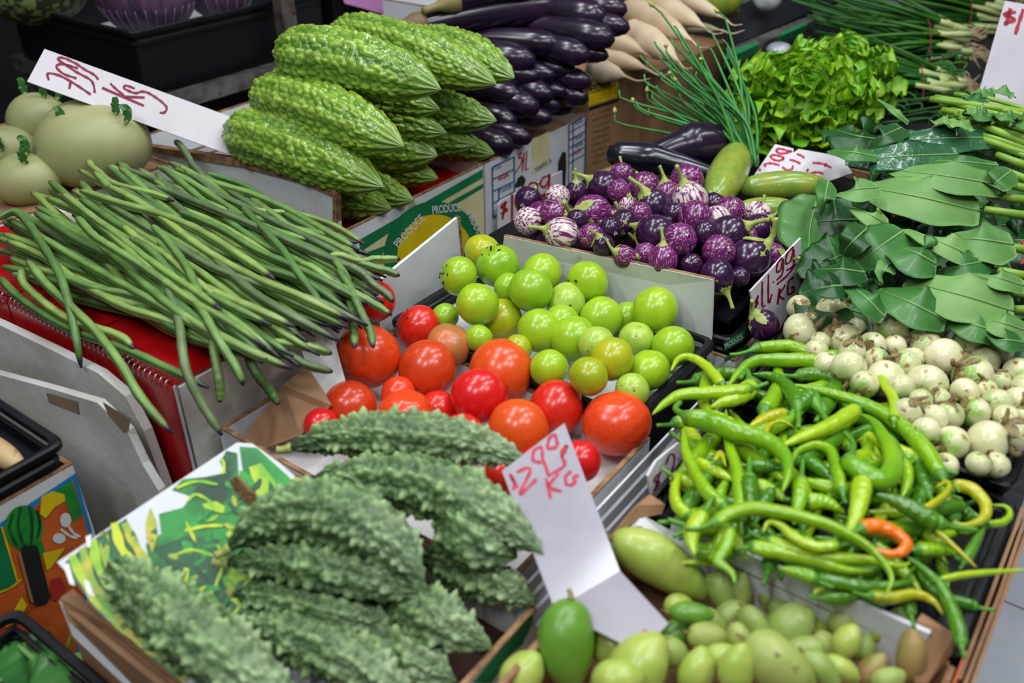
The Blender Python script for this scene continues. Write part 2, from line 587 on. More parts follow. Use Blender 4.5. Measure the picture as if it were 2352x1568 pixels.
def basis(zdir, spin=0.0):
    z = unit(zdir)
    ref = np.array([0, 0, 1.0]) if abs(z[2]) < 0.9 else np.array([0, 1.0, 0])
    x = unit(np.cross(ref, z))
    y = np.cross(z, x)
    c, s = math.cos(spin), math.sin(spin)
    x, y = x * c + y * s, y * c - x * s
    return Matrix(((x[0], y[0], z[0]), (x[1], y[1], z[1]), (x[2], y[2], z[2])))


def place(o, loc, zdir, spin=0.0, scale=(1, 1, 1)):
    o.rotation_mode = 'QUATERNION'
    o.location = tuple(loc)
    o.rotation_quaternion = basis(zdir, spin).to_quaternion()
    o.scale = scale
    return o


def pxdir(px, py, ang, toward=0.0):
    """a direction that shows at angle ang (degrees, 0 right, 90 up) in the photo, leaning toward the viewer by toward"""
    r = ray(px, py)
    c, s = math.cos(math.radians(ang)), math.sin(math.radians(ang))
    return unit(RT * c + UPV * s - unit(r) * toward)


def child(name, me, parent, loc=(0, 0, 0)):
    o = bpy.data.objects.new(name, me)
    COL.objects.link(o)
    o.parent = parent
    o.location = loc
    return o

# ------------------------------------------------------------------ the setting
def struct(o, label=None, cat=None):
    o['kind'] = 'structure'
    if label:
        o['label'] = label
        o['category'] = cat
    return o


floor = struct(solid('floor', *box_geo(-3.0, 4.5, -3.0, 4.2, -0.05, -0.004), M['grout'], smooth=False), 'white tiled floor with grey joints beside the stall', 'floor')
V, F = slab_geo([(-.147, -.147, 0), (.147, -.147, 0), (.147, .147, 0), (-.147, .147, 0)], 0.008)
tile_me = mesh_from('tile', V, F, False, None, M['floor_tile'])
for i in range(9):
    for j in range(5):
        t = child('tile', tile_me, floor)
        q = W(-0.55 + i * 0.30, -1.36 + j * 0.30, -0.004)
        t.location = tuple(q - np.array(floor.location))
        t.rotation_euler = (0, 0, TH)
V = np.array([W(a, b, z) for a, b, z in ((-3, 4.2, -.05), (4.5, 4.2, -.05), (4.5, 4.3, -.05), (-3, 4.3, -.05), (-3, 4.2, 2.9), (4.5, 4.2, 2.9), (4.5, 4.3, 2.9), (-3, 4.3, 2.9))])
struct(solid('wall_back', V, [[3, 2, 1, 0], [4, 5, 6, 7], [0, 1, 5, 4], [1, 2, 6, 5], [2, 3, 7, 6], [3, 0, 4, 7]], M['wall'], smooth=False), 'dark wall far behind the stall', 'wall')

TZ = 0.74
tab = empty('stall_table', W(1.0, 1.0, 0), 'dark wooden stall table under the boxes of vegetables', 'table')
box('table_top', -0.192, 2.9, 0.03, 2.5, TZ - 0.04, TZ, M['table'], tab)
box('table_top', -0.38, -0.192, 0.03, 0.72, TZ - 0.04, TZ, M['table'], tab)
for a, b in ((-0.33, 0.08), (-0.33, 0.68), (2.8, 0.1), (2.8, 2.4), (1.0, 0.1), (1.0, 2.4), (-0.2, 2.4), (-0.2, 1.1)):
    box('leg', a - 0.03, a + 0.03, b - 0.03, b + 0.03, 0, TZ - 0.04, M['table'], tab)
low = empty('low_platform', W(-0.8, 1.1, 0), 'low dark platform under the crates at the left edge', 'platform')
box('platform_top', -1.3, -0.195, 0.76, 1.7, 0.46, 0.50, M['table'], low)
box('platform_top', -1.3, -0.385, 0.3, 0.76, 0.46, 0.50, M['table'], low)
for a, b in ((-1.25, 0.36), (-1.25, 1.65), (-0.32, 1.65), (-0.32, 0.8), (-0.62, 0.36)):
    box('leg', a - 0.03, a + 0.03, b - 0.03, b + 0.03, 0, 0.46, M['table'], low)


def carton(name, a0, a1, b0, b1, z0, z1, label, cat='box', t=0.006, m='card_white', fz=None, fm='card_brown', skip='', edge=True, tops=None):
    """open box: four side panels with a brown raw edge, a bottom and a raised inner floor"""
    c = empty(name, W((a0 + a1) / 2, (b0 + b1) / 2, z0), label, cat)
    T = dict(n=z1, f=z1, l=z1, r=z1)
    T.update(tops or {})
    S = dict(n=(a0, a1, b0, b0 + t), f=(a0, a1, b1 - t, b1), l=(a0, a0 + t, b0 + t, b1 - t), r=(a1 - t, a1, b0 + t, b1 - t))
    for k, (p, q, r, s) in S.items():
        if k in skip:
            continue
        pn = box('side_panel', p, q, r, s, z0, T[k], M[m], c)
        if edge:
            e = box('raw_edge', p, q, r, s, T[k], T[k] + 0.0025, M['card_edge'], c)
    box('bottom', a0 + t, a1 - t, b0 + t, b1 - t, z0, z0 + t, M[m], c)
    if fz:
        box('inner_floor', a0 + t, a1 - t, b0 + t, b1 - t, fz - 0.006, fz, M[fm], c)
    return c


def crate(name, a0, a1, b0, b1, z0, z1, label, lip=0.012, t=0.005, fz=None, fm='plastic_black', skip=''):
    """black plastic crate with a rounded double lip"""
    c = empty(name, W((a0 + a1) / 2, (b0 + b1) / 2, z0), label, 'crate')
    S = dict(n=(a0, a1, b0, b0 + t), f=(a0, a1, b1 - t, b1), l=(a0, a0 + t, b0 + t, b1 - t), r=(a1 - t, a1, b0 + t, b1 - t))
    for k, (p, q, r, s) in S.items():
        if k not in skip:
            box('side_panel', p, q, r, s, z0, z1 - 0.01, M['plastic_black'], c)
    for k, zc in enumerate((z1, z1 - 0.022)):
        geos = []
        o = lip * (0.5 if k else 1.0)
        ring = [(a0 - o, b0 - o), (a1 + o, b0 - o), (a1 + o, b1 + o), (a0 - o, b1 + o)]
        rad = 0.018
        P = []
        for i, (x, y) in enumerate(ring):
            x0, y0 = ring[i - 1]
            x1, y1 = ring[(i + 1) % 4]
            u0 = unit(np.array([x0 - x, y0 - y]))
            u1 = unit(np.array([x1 - x, y1 - y]))
            for tt in (0, .25, .5, .75, 1):
                pt = np.array([x, y]) + u0 * rad * (1 - tt) ** 2 + u1 * rad * tt ** 2
                P.append(pt)
        n = len(P)
        ctr = np.array([(a0 + a1) / 2, (b0 + b1) / 2])
        V, F = [], []
        for pt in P:
            inn = pt + unit(ctr - pt) * 0.013
            for q, dz in ((pt, -0.006), (pt, 0.001), (pt * 0.7 + inn * 0.3, 0.004), (inn, 0.003), (inn, -0.006)):
                V.append(W(q[0], q[1], zc + dz))
        for i in range(n):
            j = (i + 1) % n
            for s in range(5):
                s2 = (s + 1) % 5
                F.append([i * 5 + s, i * 5 + s2, j * 5 + s2, j * 5 + s])
        solid('rim', np.array(V), F, M['plastic_black'], c, smooth=False)
    box('bottom', a0 + t, a1 - t, b0 + t, b1 - t, z0, z0 + t, M['plastic_black'], c)
    if fz:
        box('inner_floor', a0 + t, a1 - t, b0 + t, b1 - t, fz - 0.006, fz, M[fm], c)
    return c


# --- front row: mango box, chilli crate, white eggplant crate, leafy greens box
mb = carton('cardboard_box', -0.31, -0.004, 0.002, 0.318, TZ, 0.878, 'brown cardboard box holding the small green mangoes', m='card_brown', fz=0.80, tops=dict(r=0.872, n=0.868))
slab('liner', [W(-0.012, 0.04, 0.80), W(-0.012, 0.285, 0.80), W(-0.006, 0.285, 0.895), W(-0.006, 0.12, 0.897), W(-0.006, 0.03, 0.90)], 0.005, M['card_clean'], mb)
slab('liner_fold', [PZ(1420, 1245, .872), PZ(1470, 1180, .885), PZ(1580, 1240, .88), PZ(1640, 1330, .855), PZ(1560, 1350, .85)], 0.003, M['card_clean'], mb)
slab('corner_flap', [PZ(1393, 1243, .888), PZ(1462, 1160, .895), PZ(1492, 1135, .898), PZ(1526, 1158, .893), PZ(1518, 1180, .885), PZ(1466, 1190, .883)], 0.004, M['card_brown'], mb)
slab('corner_flap', [PZ(2105, 1425, .90), PZ(2118, 1408, .903), PZ(2192, 1455, .903), PZ(2185, 1500, .885), PZ(2130, 1568, .862), PZ(2100, 1568, .862)], 0.004, M['card_brown'], mb)
slab('printed_side', [W(-0.31, -0.001, TZ), W(-0.004, -0.001, TZ), W(-0.004, -0.001, .895), W(-0.06, -0.001, .872), W(-0.31, -0.001, .868)], 0.002, M['print_orange'], mb)

cc = crate('vegetable_crate', 0.016, 0.243, 0.012, 0.322, TZ + 0.02, 0.876, 'black plastic crate under the heap of green chillies', fz=0.855)
ob = empty('flattened_cartons', W(0.14, 0.0, TZ), 'flattened brown cartons standing on edge beside the chilli crate', 'cardboard')
for k in range(3):
    z1 = 0.866 - 0.006 * k
    b = -0.004 - 0.0055 * k
    slab('carton_sheet', [W(-.002, b + .012, 0.55), W(0.262 + .01 * k, b + .012, 0.55), W(0.264 + .006 * (k % 2), b, z1 - .006 * (k % 2)), W(0.13, b - .0015 * (k % 2), z1), W(-0.002, b, z1 - .008)], 0.0035, M['card_brown'], ob)
box('support_strip', -0.002, 0.262, -0.005, 0.028, 0.0, 0.56, M['card_brown'], ob)

we = crate('vegetable_crate', 0.262, 0.60, 0.022, 0.325, TZ + 0.005, 0.893, 'black plastic crate holding the small white round eggplants', fz=0.868)
lb = carton('cardboard_box', 0.625, 1.12, -0.03, 0.372, TZ, 0.90, 'brown carton under the leafy greens', m='card_brown', fz=0.895, fm='plastic_black')
slab('corner_post', [W(.622, .372, TZ), W(.64, .372, TZ), W(.64, .372, .955), W(.622, .372, .95)], 0.006, M['card_brown'], lb)

# --- second row: warty gourd box, tomato box, green tomato tray, purple eggplant crate
wb = carton('cardboard_box', -0.425, -0.155, 0.352, 0.735, TZ, 0.852, 'printed produce carton holding the warty bitter gourds', m='card_white', fz=0.80, fm='brown_liner', skip='fl')
box('side_panel', -0.425, -0.419, 0.358, 0.735, TZ, 0.845, M['card_brown'], wb)
sp = [PZ(133, 1292, .90), PZ(560, 1022, .945), PZ(420, 1568, .845)]
SF = Face(*sp)
SN = SF.n
SP0 = np.array(sp[0])


def SH(px, py, dn=0.0):
    return hitp(px, py, SP0 + SN * dn, SN)


sheet = slab('printed_sheet', [SH(133, 1292), SH(360, 1140), SH(545, 1018), SH(580, 1020), SH(640, 1062), SH(690, 1105), SH(930, 1350), SH(960, 1500), SH(700, 1600), SH(425, 1572), SH(250, 1425)], 0.004, M['card_clean'], wb, nrm=SN)
SF = Face(SP0 + SN * 0.002, SP0 + SN * 0.002 + (np.array(sp[1]) - SP0), SP0 + SN * 0.002 + (np.array(sp[2]) - SP0), lift=0.0004)
# lettuce heads and asparagus printed on the sheet
ink_poly('print_lettuce', SF, [(395, 1125), (420, 1100), (470, 1095), (520, 1085), (505, 1060), (520, 1035), (545, 1040), (548, 1090), (590, 1120), (650, 1090), (700, 1115), (900, 1350), (800, 1420), (560, 1440), (500, 1390), (420, 1340), (345, 1300), (335, 1250), (370, 1225), (365, 1180), (420, 1165), (440, 1140)], M['print_veg'], wb, 1)
ink_poly('print_corner', SF, [(550, 1025), (590, 1028), (680, 1110), (640, 1130), (560, 1095)], M['print_leaf'], wb, 2)
ink_poly('print_stalk', SF, [(572, 1072), (600, 1063), (650, 1130), (610, 1150), (590, 1140)], M['print_lime'], wb, 3)
ink_poly('print_shadow', SF, [(352, 1260), (430, 1230), (520, 1240), (530, 1280), (500, 1370), (440, 1335), (400, 1300)], M['print_dark'], wb, 3)
pr = random.Random(8)
for k in range(150):
    x, y = pr.uniform(345, 700), pr.uniform(1090, 1420)
    if y < 1300 - (x - 345) * 1.1 + 10 or y < 1085 + max(0, x - 560) * .5:
        continue
    a_ = pr.uniform(0, 6.28)
    l_, w_ = pr.uniform(12, 30), pr.uniform(4, 11)
    pts = []
    for q in np.linspace(0, 6.28, 9)[:-1]:
        u_, v_ = l_ * math.cos(q) * (1 + .3 * pr.uniform(-1, 1)), w_ * math.sin(q) * (1 + .4 * pr.uniform(-1, 1))
        pts.append((x + u_ * math.cos(a_) - v_ * math.sin(a_), y + u_ * math.sin(a_) + v_ * math.cos(a_)))
    ink_poly('print_leaf', SF, pts, M[pr.choice(['print_leaf', 'print_dark', 'print_veg', 'print_leaf', 'print_lime', 'print_spear'])], wb, 3.1 + k * .004)
ink_strokes('print_highlight', SF, [[(405, 1120), (450, 1105), (500, 1112)], [(430, 1150), (450, 1135), (480, 1150), (490, 1170)], [(425, 1218), (470, 1208), (512, 1206)], [(400, 1275), (440, 1262), (490, 1275)], [(500, 1250), (512, 1290), (495, 1345)], [(555, 1200), (575, 1165), (600, 1180)], [(508, 1050), (515, 1070), (510, 1088)]], 8, M['print_lime'], wb, 4)
ink_poly('print_spear', SF, [(335, 1200), (345, 1165), (358, 1195), (362, 1230), (350, 1270), (338, 1240)], M['print_spear'], wb, 4)
spears = [[(165, 1275), (190, 1330), (240, 1400), (330, 1480), (420, 1540)], [(190, 1258), (210, 1330), (265, 1410), (350, 1490), (430, 1560)], [(214, 1240), (225, 1300), (270, 1370), (350, 1450), (425, 1520)],
          [(240, 1220), (245, 1290), (290, 1360), (360, 1430), (430, 1500)], [(262, 1200), (280, 1260), (320, 1310), (350, 1380)], [(285, 1200), (310, 1250), (340, 1300), (380, 1380)]]
ink_poly('print_ground', SF, [(150, 1290), (230, 1228), (290, 1190), (330, 1270), (420, 1380), (440, 1540), (405, 1560), (260, 1430), (175, 1340)], M['print_dark'], wb, 1)
for k, s in enumerate(spears):
    ink_strokes('print_spear', SF, [s], 24, M['print_spear'] if k % 2 else M['print_lime'], wb, 3 + 0.3 * k)
ink_poly('print_gap', SF, [(146, 1300), (158, 1292), (172, 1345), (160, 1340)], M['print_white'], wb, 6)
ink_poly('print_gap', SF, [(192, 1330), (205, 1335), (218, 1372), (200, 1362)], M['print_white'], wb, 6)
ink_poly('print_gap', SF, [(197, 1232), (210, 1226), (208, 1255), (200, 1258)], M['print_white'], wb, 6)
slab('torn_edge', [SH(528, 1102, .006), SH(545, 1092, .016), SH(572, 1122, .016), SH(600, 1150, .01), SH(575, 1158, .004), SH(545, 1130, .004)], 0.003, M['card_edge'], wb)
# the box's own bent edge under the sheet
slab('bent_edge', [PZ(142, 1372, .855), PZ(165, 1355, .862), PZ(240, 1425, .848), PZ(420, 1572, .828), PZ(395, 1610, .815), PZ(255, 1480, .82), PZ(160, 1425, .835)], 0.004, M['card_brown'], wb)
slab('bent_edge', [PZ(138, 1380, .842), PZ(150, 1368, .85), PZ(250, 1470, .825), PZ(400, 1600, .80), PZ(360, 1640, .79), PZ(170, 1460, .815)], 0.003, M['card_white'], wb)
WF = Face(W(-.4, .352, .8), W(-.2, .352, .8), W(-.3, .352, .85))
ink_poly('print_band', WF, [(1085, 1568), (1130, 1568), (1175, 1500), (1200, 1480), (1224, 1430), (1224, 1408), (1150, 1490)], M['print_green'], wb)
ink_poly('print_band', WF, [(1150, 1568), (1162, 1568), (1200, 1510), (1195, 1500)], M['print_cream'], wb)
ink_poly('print_band', WF, [(1168, 1568), (1205, 1568), (1222, 1530), (1222, 1490)], M['print_green'], wb)

tb = carton('cardboard_box', -0.15, 0.148, 0.392, 0.838, TZ, 0.852, 'white cardboard box holding the red tomatoes', m='card_clean', fz=0.815, fm='card_white')
for k in range(5):
    box('fluted_ridge', -0.15, 0.372, 0.3835 - 0.003 * k, 0.3865, TZ + 0.001 + 0.021 * (4 - k), TZ + 0.017 + 0.021 * (4 - k), M['card_clean'], tb)
slab('corner_flap', [W(-.152, .835, .80), PZ(650, 885, .90), PZ(706, 842, .91), PZ(762, 930, .885), PZ(690, 1000, .86)], 0.004, M['card_brown'], tb)
slab('inner_flap', [PZ(690, 800, .925), PZ(765, 770, .93), PZ(800, 900, .88), PZ(742, 935, .87)], 0.004, M['card_white'], tb)

gt = crate('tomato_tray', 0.156, 0.362, 0.422, 0.81, TZ, 0.872, 'black plastic tray holding the green tomatoes', fz=0.848, fm='card_clean')
gl = empty('cardboard_flap', W(.37, .6, .80), 'tall white cardboard flap standing behind the green tomatoes', 'cardboard')
slab('flap_panel', [PZ(1160, 541, .945), PZ(1640, 641, .957), W(.385, .418, .80), W(.372, .80, .80)], 0.005, M['card_white'], gl)
slab('raw_edge', [PZ(1159, 539, .9455), PZ(1641, 639, .9575), PZ(1641, 642, .9555), PZ(1160, 542, .9435)], 0.006, M['card_edge'], gl)
gl2 = empty('cardboard_flap', W(.2, .84, .80), 'white cardboard flap standing between the long beans and the green tomatoes', 'cardboard')
slab('flap_panel', [PB(868, 645, .843), PB(1049, 498, .843), PB(1060, 600, .843), PB(1062, 760, .843), PB(870, 760, .843)], 0.005, M['card_clean'], gl2)
slab('raw_edge', [PB(1049, 496, .842), PB(1053, 496, .842), PB(1063, 600, .842), PB(1059, 600, .842)], 0.007, M['card_edge'], gl2)

pc = crate('vegetable_crate', 0.40, 0.79, 0.405, 0.86, TZ + 0.02, 0.868, 'black plastic crate holding the small round purple eggplants', fz=0.892, fm='plastic_black')
pk = carton('cardboard_box', 0.385, 0.80, 0.385, 0.868, TZ, 0.842, 'white carton with green print around the purple eggplant crate', m='card_white', skip='f')
KF = Face(W(.3, .385, .8), W(.5, .385, .8), W(.4, .385, .85))
ink_poly('print_band', KF, [(1663, 786), (1716, 754), (1718, 776), (1664, 806)], M['print_green'], pk)
ink_poly('print_band', KF, [(1664, 822), (1718, 790), (1719, 800), (1664, 833)], M['print_green'], pk)
ink_text('print_lettering', KF, 'PRODUCE', (1668, 800), (1708, 776), 10, M['print_white'], pk)

ck = crate('vegetable_crate', 0.81, 1.03, 0.40, 0.70, TZ, 0.885, 'black plastic crate under the two striped cucumbers', fz=0.89)
lk = carton('cardboard_box', 1.05, 1.62, 0.39, 0.80, TZ, 0.90, 'carton under the curly green lettuce', m='card_brown', fz=0.895, fm='plastic_black')
ok_ = carton('cardboard_box', 1.66, 2.75, 0.05, 0.76, TZ, 0.93, 'carton under the spring onion bundles', m='card_brown', fz=0.925, fm='plastic_black')
gk = carton('cardboard_box', 1.14, 1.64, -0.03, 0.37, TZ, 0.91, 'carton under the pale stalks at the right edge', m='card_brown', fz=0.90, fm='plastic_black')

# --- third row: bean box, gourd carton, eggplant carton, tangerine carton
sb = carton('foam_box', -0.178, 0.10, 0.858, 1.46, TZ, 0.922, 'white foam box under the long green beans', m='foam', fz=0.92, fm='foam', edge=False, t=0.02)
for k, (b0, b1, lab) in enumerate(((0.862, 1.045, 'red spiral notebook draped over the bean box corner nearest the tomatoes'), (1.05, 1.225, 'red spiral notebook draped over the middle of the bean box edge'),
                                   (1.23, 1.46, 'red spiral notebook draped over the bean box edge at the left of the photo'))):
    nb = empty('spiral_notebook', W(-0.185, (b0 + b1) / 2, TZ), lab, 'notebook', 'red notebooks under the beans')
    box('cover', -0.182, 0.02 - 0.02 * k, b0, b1, 0.924, 0.928, M['red_cover'], nb)
    box('cover', -0.188, -0.184, b0, b1, TZ, 0.924, M['red_cover'], nb)
    if k == 0:
        box('page_block', -0.184, -0.181, b0 - 0.003, b0 - 0.0005, TZ, 0.926, M['card_clean'], nb)
    geos = []
    n = int((b1 - b0) / 0.0105)
    for i in range(n):
        bb = b0 + 0.006 + i * 0.0105
        ang = np.linspace(0, 2 * math.pi, 11)
        P = np.array([W(-0.183 + 0.0075 * math.cos(t), bb + 0.0012 * math.sin(t), 0.925 + 0.0075 * math.sin(t)) for t in ang])
        geos.append(sweep(P, np.full(11, 0.0011), 5))
    V, F = join(geos)
    solid('spiral_binding', V, F, M['chrome'], nb)

def PAb(px, py, a):
    return float(np.dot(PA(px, py, a) - ORG, BX))


fb = empty('foam_board', W(-0.21, 1.1, TZ), 'grey white foam board leaning in front of the red notebooks', 'board')
slab('board_panel', [PA(-40, 722, -.205), PA(0, 738, -.205), PA(120, 795, -.205), PA(235, 852, -.205), PA(298, 905, -.205), PA(340, 985, -.205), PA(386, 1112, -.205), W(-.205, PAb(386, 1112, -.205), .50), W(-.205, 1.42, .50)], 0.012, M['foam_grey'], fb)
fb2 = empty('foam_board', W(-0.24, 1.1, TZ), 'outer grey foam board with brown tape beside the left black crate', 'board')
slab('board_panel', [PA(-40, 842, -.235), PA(0, 855, -.235), PA(130, 890, -.235), PA(232, 920, -.235), PA(300, 985, -.235), PA(335, 1060, -.235), PA(372, 1122, -.235), W(-.235, PAb(372, 1122, -.235), .50), W(-.235, 1.42, .50)], 0.01, M['foam_grey'], fb2)
FF = Face(W(-.24, 0, .8), W(-.24, 1, .8), W(-.24, 0, .9), lift=0.0008)
ink_poly('tape', FF, [(106, 902), (178, 922), (182, 952), (112, 925)], M['tape'], fb2)
ink_poly('tape', FF, [(235, 922), (300, 962), (296, 990), (282, 992), (250, 955)], M['tape'], fb2, 1.5)

hb = carton('cardboard_box', 0.284, 0.662, 1.045, 1.53, TZ, 0.898, 'white, green and yellow produce carton under the pale bitter gourds', m='card_white', fz=0.872, fm='red_cover', skip='l')
slab('side_panel', [W(.292, 1.06, TZ), W(.292, 1.53, TZ), PA(345, 338, .292), PA(560, 372, .292), PA(772, 440, .292)], 0.008, M['card_white'], hb)
slab('raw_edge', [PA(343, 332, .290), PA(560, 365, .290), PA(700, 405, .290), PA(776, 436, .290), PA(776, 450, .290), PA(700, 418, .290), PA(560, 380, .290), PA(343, 346, .290)], 0.014, M['card_edge'], hb)
slab('raw_edge', [PA(770, 440, .290), PA(778, 440, .290), PA(778, 545, .290), PA(770, 545, .290)], 0.012, M['card_edge'], hb)
HF = Face(W(.3, 1.045, .8), W(.6, 1.045, .8), W(.4, 1.045, .85))
ink_poly('print_panel', HF, [(826, 552), (1109, 390), (1113, 560), (1105, 640), (840, 640)], M['print_cream'], hb, 1)
ink_poly('print_band', HF, [(825, 551), (1109, 388), (1109, 408), (1005, 468), (915, 520), (829, 578)], M['print_green'], hb, 2)
ink_poly('print_band', HF, [(1030, 466), (1110, 421), (1110, 431), (1045, 470)], M['print_green'], hb, 2)
ink_poly('print_band', HF, [(830, 584), (890, 562), (870, 600), (845, 590)], M['print_green'], hb, 2)


def arc(cx, cy, rx, ry, a0, a1, n=26):
    return [(cx + rx * math.cos(math.radians(t)), cy - ry * math.sin(math.radians(t))) for t in np.linspace(a0, a1, n)]


ink_poly('print_ring', HF, [(x, min(y, 640)) for x, y in arc(998, 590, 116, 128, -22, 202)], M['print_green'], hb, 3)
ink_poly('print_disc', HF, arc(1000, 592, 88, 100, -26, 206), M['print_yellow'], hb, 4)
ink_text('print_lettering', HF, 'PRODUCE', (915, 569), (977, 502), 17, M['print_white'], hb, 5)
ink_text('print_lettering', HF, 'PRODUCE', (994, 491), (1058, 484), 18, M['print_white'], hb, 5)
ink_text('print_lettering', HF, 'PRODUCE', (1072, 492), (1107, 560), 16, M['print_white'], hb, 5)

eb = carton('cardboard_box', 0.668, 1.040, 1.045, 1.50, TZ, 0.898, 'white carton with blue printed tables under the long dark eggplants', m='card_clean', fz=0.872, fm='card_brown')
EF = Face(W(.7, 1.045, .8), W(.9, 1.045, .8), W(.8, 1.045, .85))
ink_poly('tape_strip', EF, [(1222, 320), (1262, 302), (1262, 380), (1222, 400)], M['print_cream'], eb, 1)
ink_strokes('print_grid', EF, [[(1131, 384), (1181, 360)], [(1131, 412), (1181, 388)], [(1131, 440), (1181, 416)], [(1131, 468), (1181, 440)], [(1131, 384), (1133, 500)], [(1181, 360), (1182, 440)], [(1146, 432), (1147, 500)], [(1132, 498), (1147, 490)], [(1133, 500), (1147, 494)]], 3, M['print_blue'], eb, 2, 1)
ink_strokes('print_grid', EF, [[(1307, 287), (1345, 265)], [(1307, 305), (1345, 283)], [(1307, 322), (1345, 300)], [(1307, 340), (1345, 318)], [(1307, 358), (1345, 336)], [(1307, 375), (1345, 353)], [(1307, 287), (1306, 430)], [(1317, 281), (1316, 430)], [(1345, 265), (1344, 400)]], 2.5, M['print_blue'], eb, 2, 1)
ink_text('print_lettering', EF, 'INDIA', (1170, 404), (1146, 416), -10, M['print_red'], eb, 2)
ink_text('print_lettering', EF, 'LOT 4', (1152, 384), (1134, 394), -12, M['print_blue'], eb, 2)
ink_text('print_lettering', EF, 'PRODUCT', (1178, 430), (1149, 444), -9, M['print_blue'], eb, 2)
ink_text('print_lettering', EF, 'EL DORADO', (1268, 372), (1231, 394), -9, M['print_blue'], eb, 2)
for k, y in enumerate((276, 310, 328)):
    ink_text('print_lettering', EF, 'SIZE', (1341, y + 2), (1322, y + 12), -8, M['print_blue'], eb, 2)
ink_text('print_lettering', EF, 'COLOR', (1337, 346), (1317, 357), -8, M['print_red'], eb, 2)
ink_strokes('handwriting', EF, [[(1190, 354), (1198, 350), (1192, 362), (1200, 362), (1196, 378), (1184, 396)], [(1205, 350), (1200, 392)], [(1211, 346), (1208, 388), (1214, 386)]], 3, M['ink_bright'], eb, 3)
ink_poly('painted_hole_shade', EF, [(1279, 430), (1283, 370), (1292, 348), (1300, 350), (1301, 380), (1298, 440)], M['print_black'], eb, 2)  # dark insides of both hand-holes painted flat black, nothing is cut out
ink_poly('painted_hole_shade', EF, [(1181, 432), (1190, 408), (1200, 402), (1208, 412), (1204, 425)], M['print_black'], eb, 2)

tg = carton('cardboard_box', 1.046, 1.30, 1.045, 1.46, TZ, 0.965, 'brown carton with yellow label under the white radishes', m='card_brown', fz=0.94)
TF = Face(W(1.1, 1.045, .8), W(1.2, 1.045, .8), W(1.1, 1.045, .85))
ink_poly('yellow_label', TF, [(1352, 208), (1421, 186), (1421, 222), (1352, 244)], M['print_yellow'], tg, 1)
ink_text('print_lettering', TF, 'TANGER', (1418, 196), (1354, 216), -18, M['print_black'], tg, 2)
ink_poly('black_band', TF, [(1352, 247), (1421, 225), (1421, 233), (1352, 255)], M['print_black'], tg, 1)
ink_strokes('print_lines', TF, [[(1362, 262 + 14 * k), (1402, 249 + 14 * k)] for k in range(9)], 3, M['card_edge'], tg, 2, 1)
tg2 = carton('cardboard_box', 1.305, 1.70, 1.02, 1.46, TZ, 0.93, 'plain brown carton behind the chives', m='card_brown', fz=0.92)

# --- kohlrabi stand and the back rack
kb = carton('cardboard_box', -0.17, 0.27, 1.475, 1.95, TZ, 0.925, 'carton under the kohlrabi bulbs', m='card_white', fz=0.92)
rk = empty('metal_rack', W(1.0, 2.1, TZ), 'galvanised metal rack carrying the black crates at the back', 'rack')
box('rail', 0.44, 2.3, 1.735, 1.765, 0.925, 0.958, M['metal'], rk)
box('rail', 0.44, 2.3, 2.30, 2.33, 0.925, 0.958, M['metal'], rk)
for a in (0.44, 1.35, 2.27):
    box('cross_rail', a, a + 0.03, 1.765, 2.30, 0.925, 0.956, M['metal'], rk)
for a in (0.80, 1.75):
    box('post', a, a + 0.04, 1.735, 1.765, 0.958, 1.9, M['metal'], rk)
for a in (0.46, 2.25):
    for b in (1.74, 2.3):
        box('leg', a, a + 0.03, b, b + 0.03, TZ, 0.925, M['metal'], rk)
wbx = carton('cardboard_box', 0.30, 1.0, 1.56, 1.72, TZ, 0.90, 'white carton below the metal rail', m='card_clean')
kc1 = crate('vegetable_crate', 0.45, 0.98, 1.80, 2.28, 0.96, 1.085, 'black plastic crate with the pumpkin and purple cabbage', fz=1.0, fm='card_clean')
kc2 = crate('vegetable_crate', 1.02, 1.50, 1.80, 2.28, 0.96, 1.10, 'black plastic crate behind the metal post', fz=1.0)
wp = carton('paper_pack', 1.10, 1.42, 1.49, 1.70, TZ, 1.055, 'white paper wrapped carton behind the long eggplants', m='card_clean', fz=1.05, fm='card_clean', cat='box')
wp2 = carton('paper_pack', 1.43, 1.72, 1.49, 1.72, TZ, 1.05, 'greyish carton beside the white paper wrapped carton', m='card_white', fz=1.045, fm='card_white')

# shelf over the lettuce with a scuffed green edge
sh = empty('dark_shelf', W(2.0, .85, TZ), 'dark shelf with scuffed green edge above the lettuce', 'shelf')
slab('shelf_board', [PZ(1668, 120, 1.0), PZ(1990, -20, 1.0), PZ(2120, -80, 1.0), PZ(1900, -90, 1.03), PZ(1700, 20, 1.03)], 0.02, M['plastic_black'], sh)
slab('shelf_edge', [PZ(1664, 145, .998), PZ(1990, 2, .998), PZ(2000, -14, 1.0), PZ(1668, 122, 1.002)], 0.02, M['metal'], sh)
slab('edge_paint', [PZ(1664, 148, 1.0), PZ(1740, 112, 1.0), PZ(1735, 104, 1.002), PZ(1666, 130, 1.004)], 0.022, M['print_green'], sh)
slab('edge_paint', [PZ(1790, 92, 1.0), PZ(1850, 66, 1.0), PZ(1846, 60, 1.002), PZ(1790, 84, 1.004)], 0.022, M['print_green'], sh)
for px, py in ((1700, 120), (2010, -20)):
    q = PZ(px, py, 1.0)
    w_ = q - ORG
    a, b = float(np.dot(w_, AX)), float(np.dot(w_, BX))
    box('shelf_leg', a - 0.012, a + 0.012, b + 0.01, b + 0.034, TZ, 0.99, M['plastic_black'], sh)

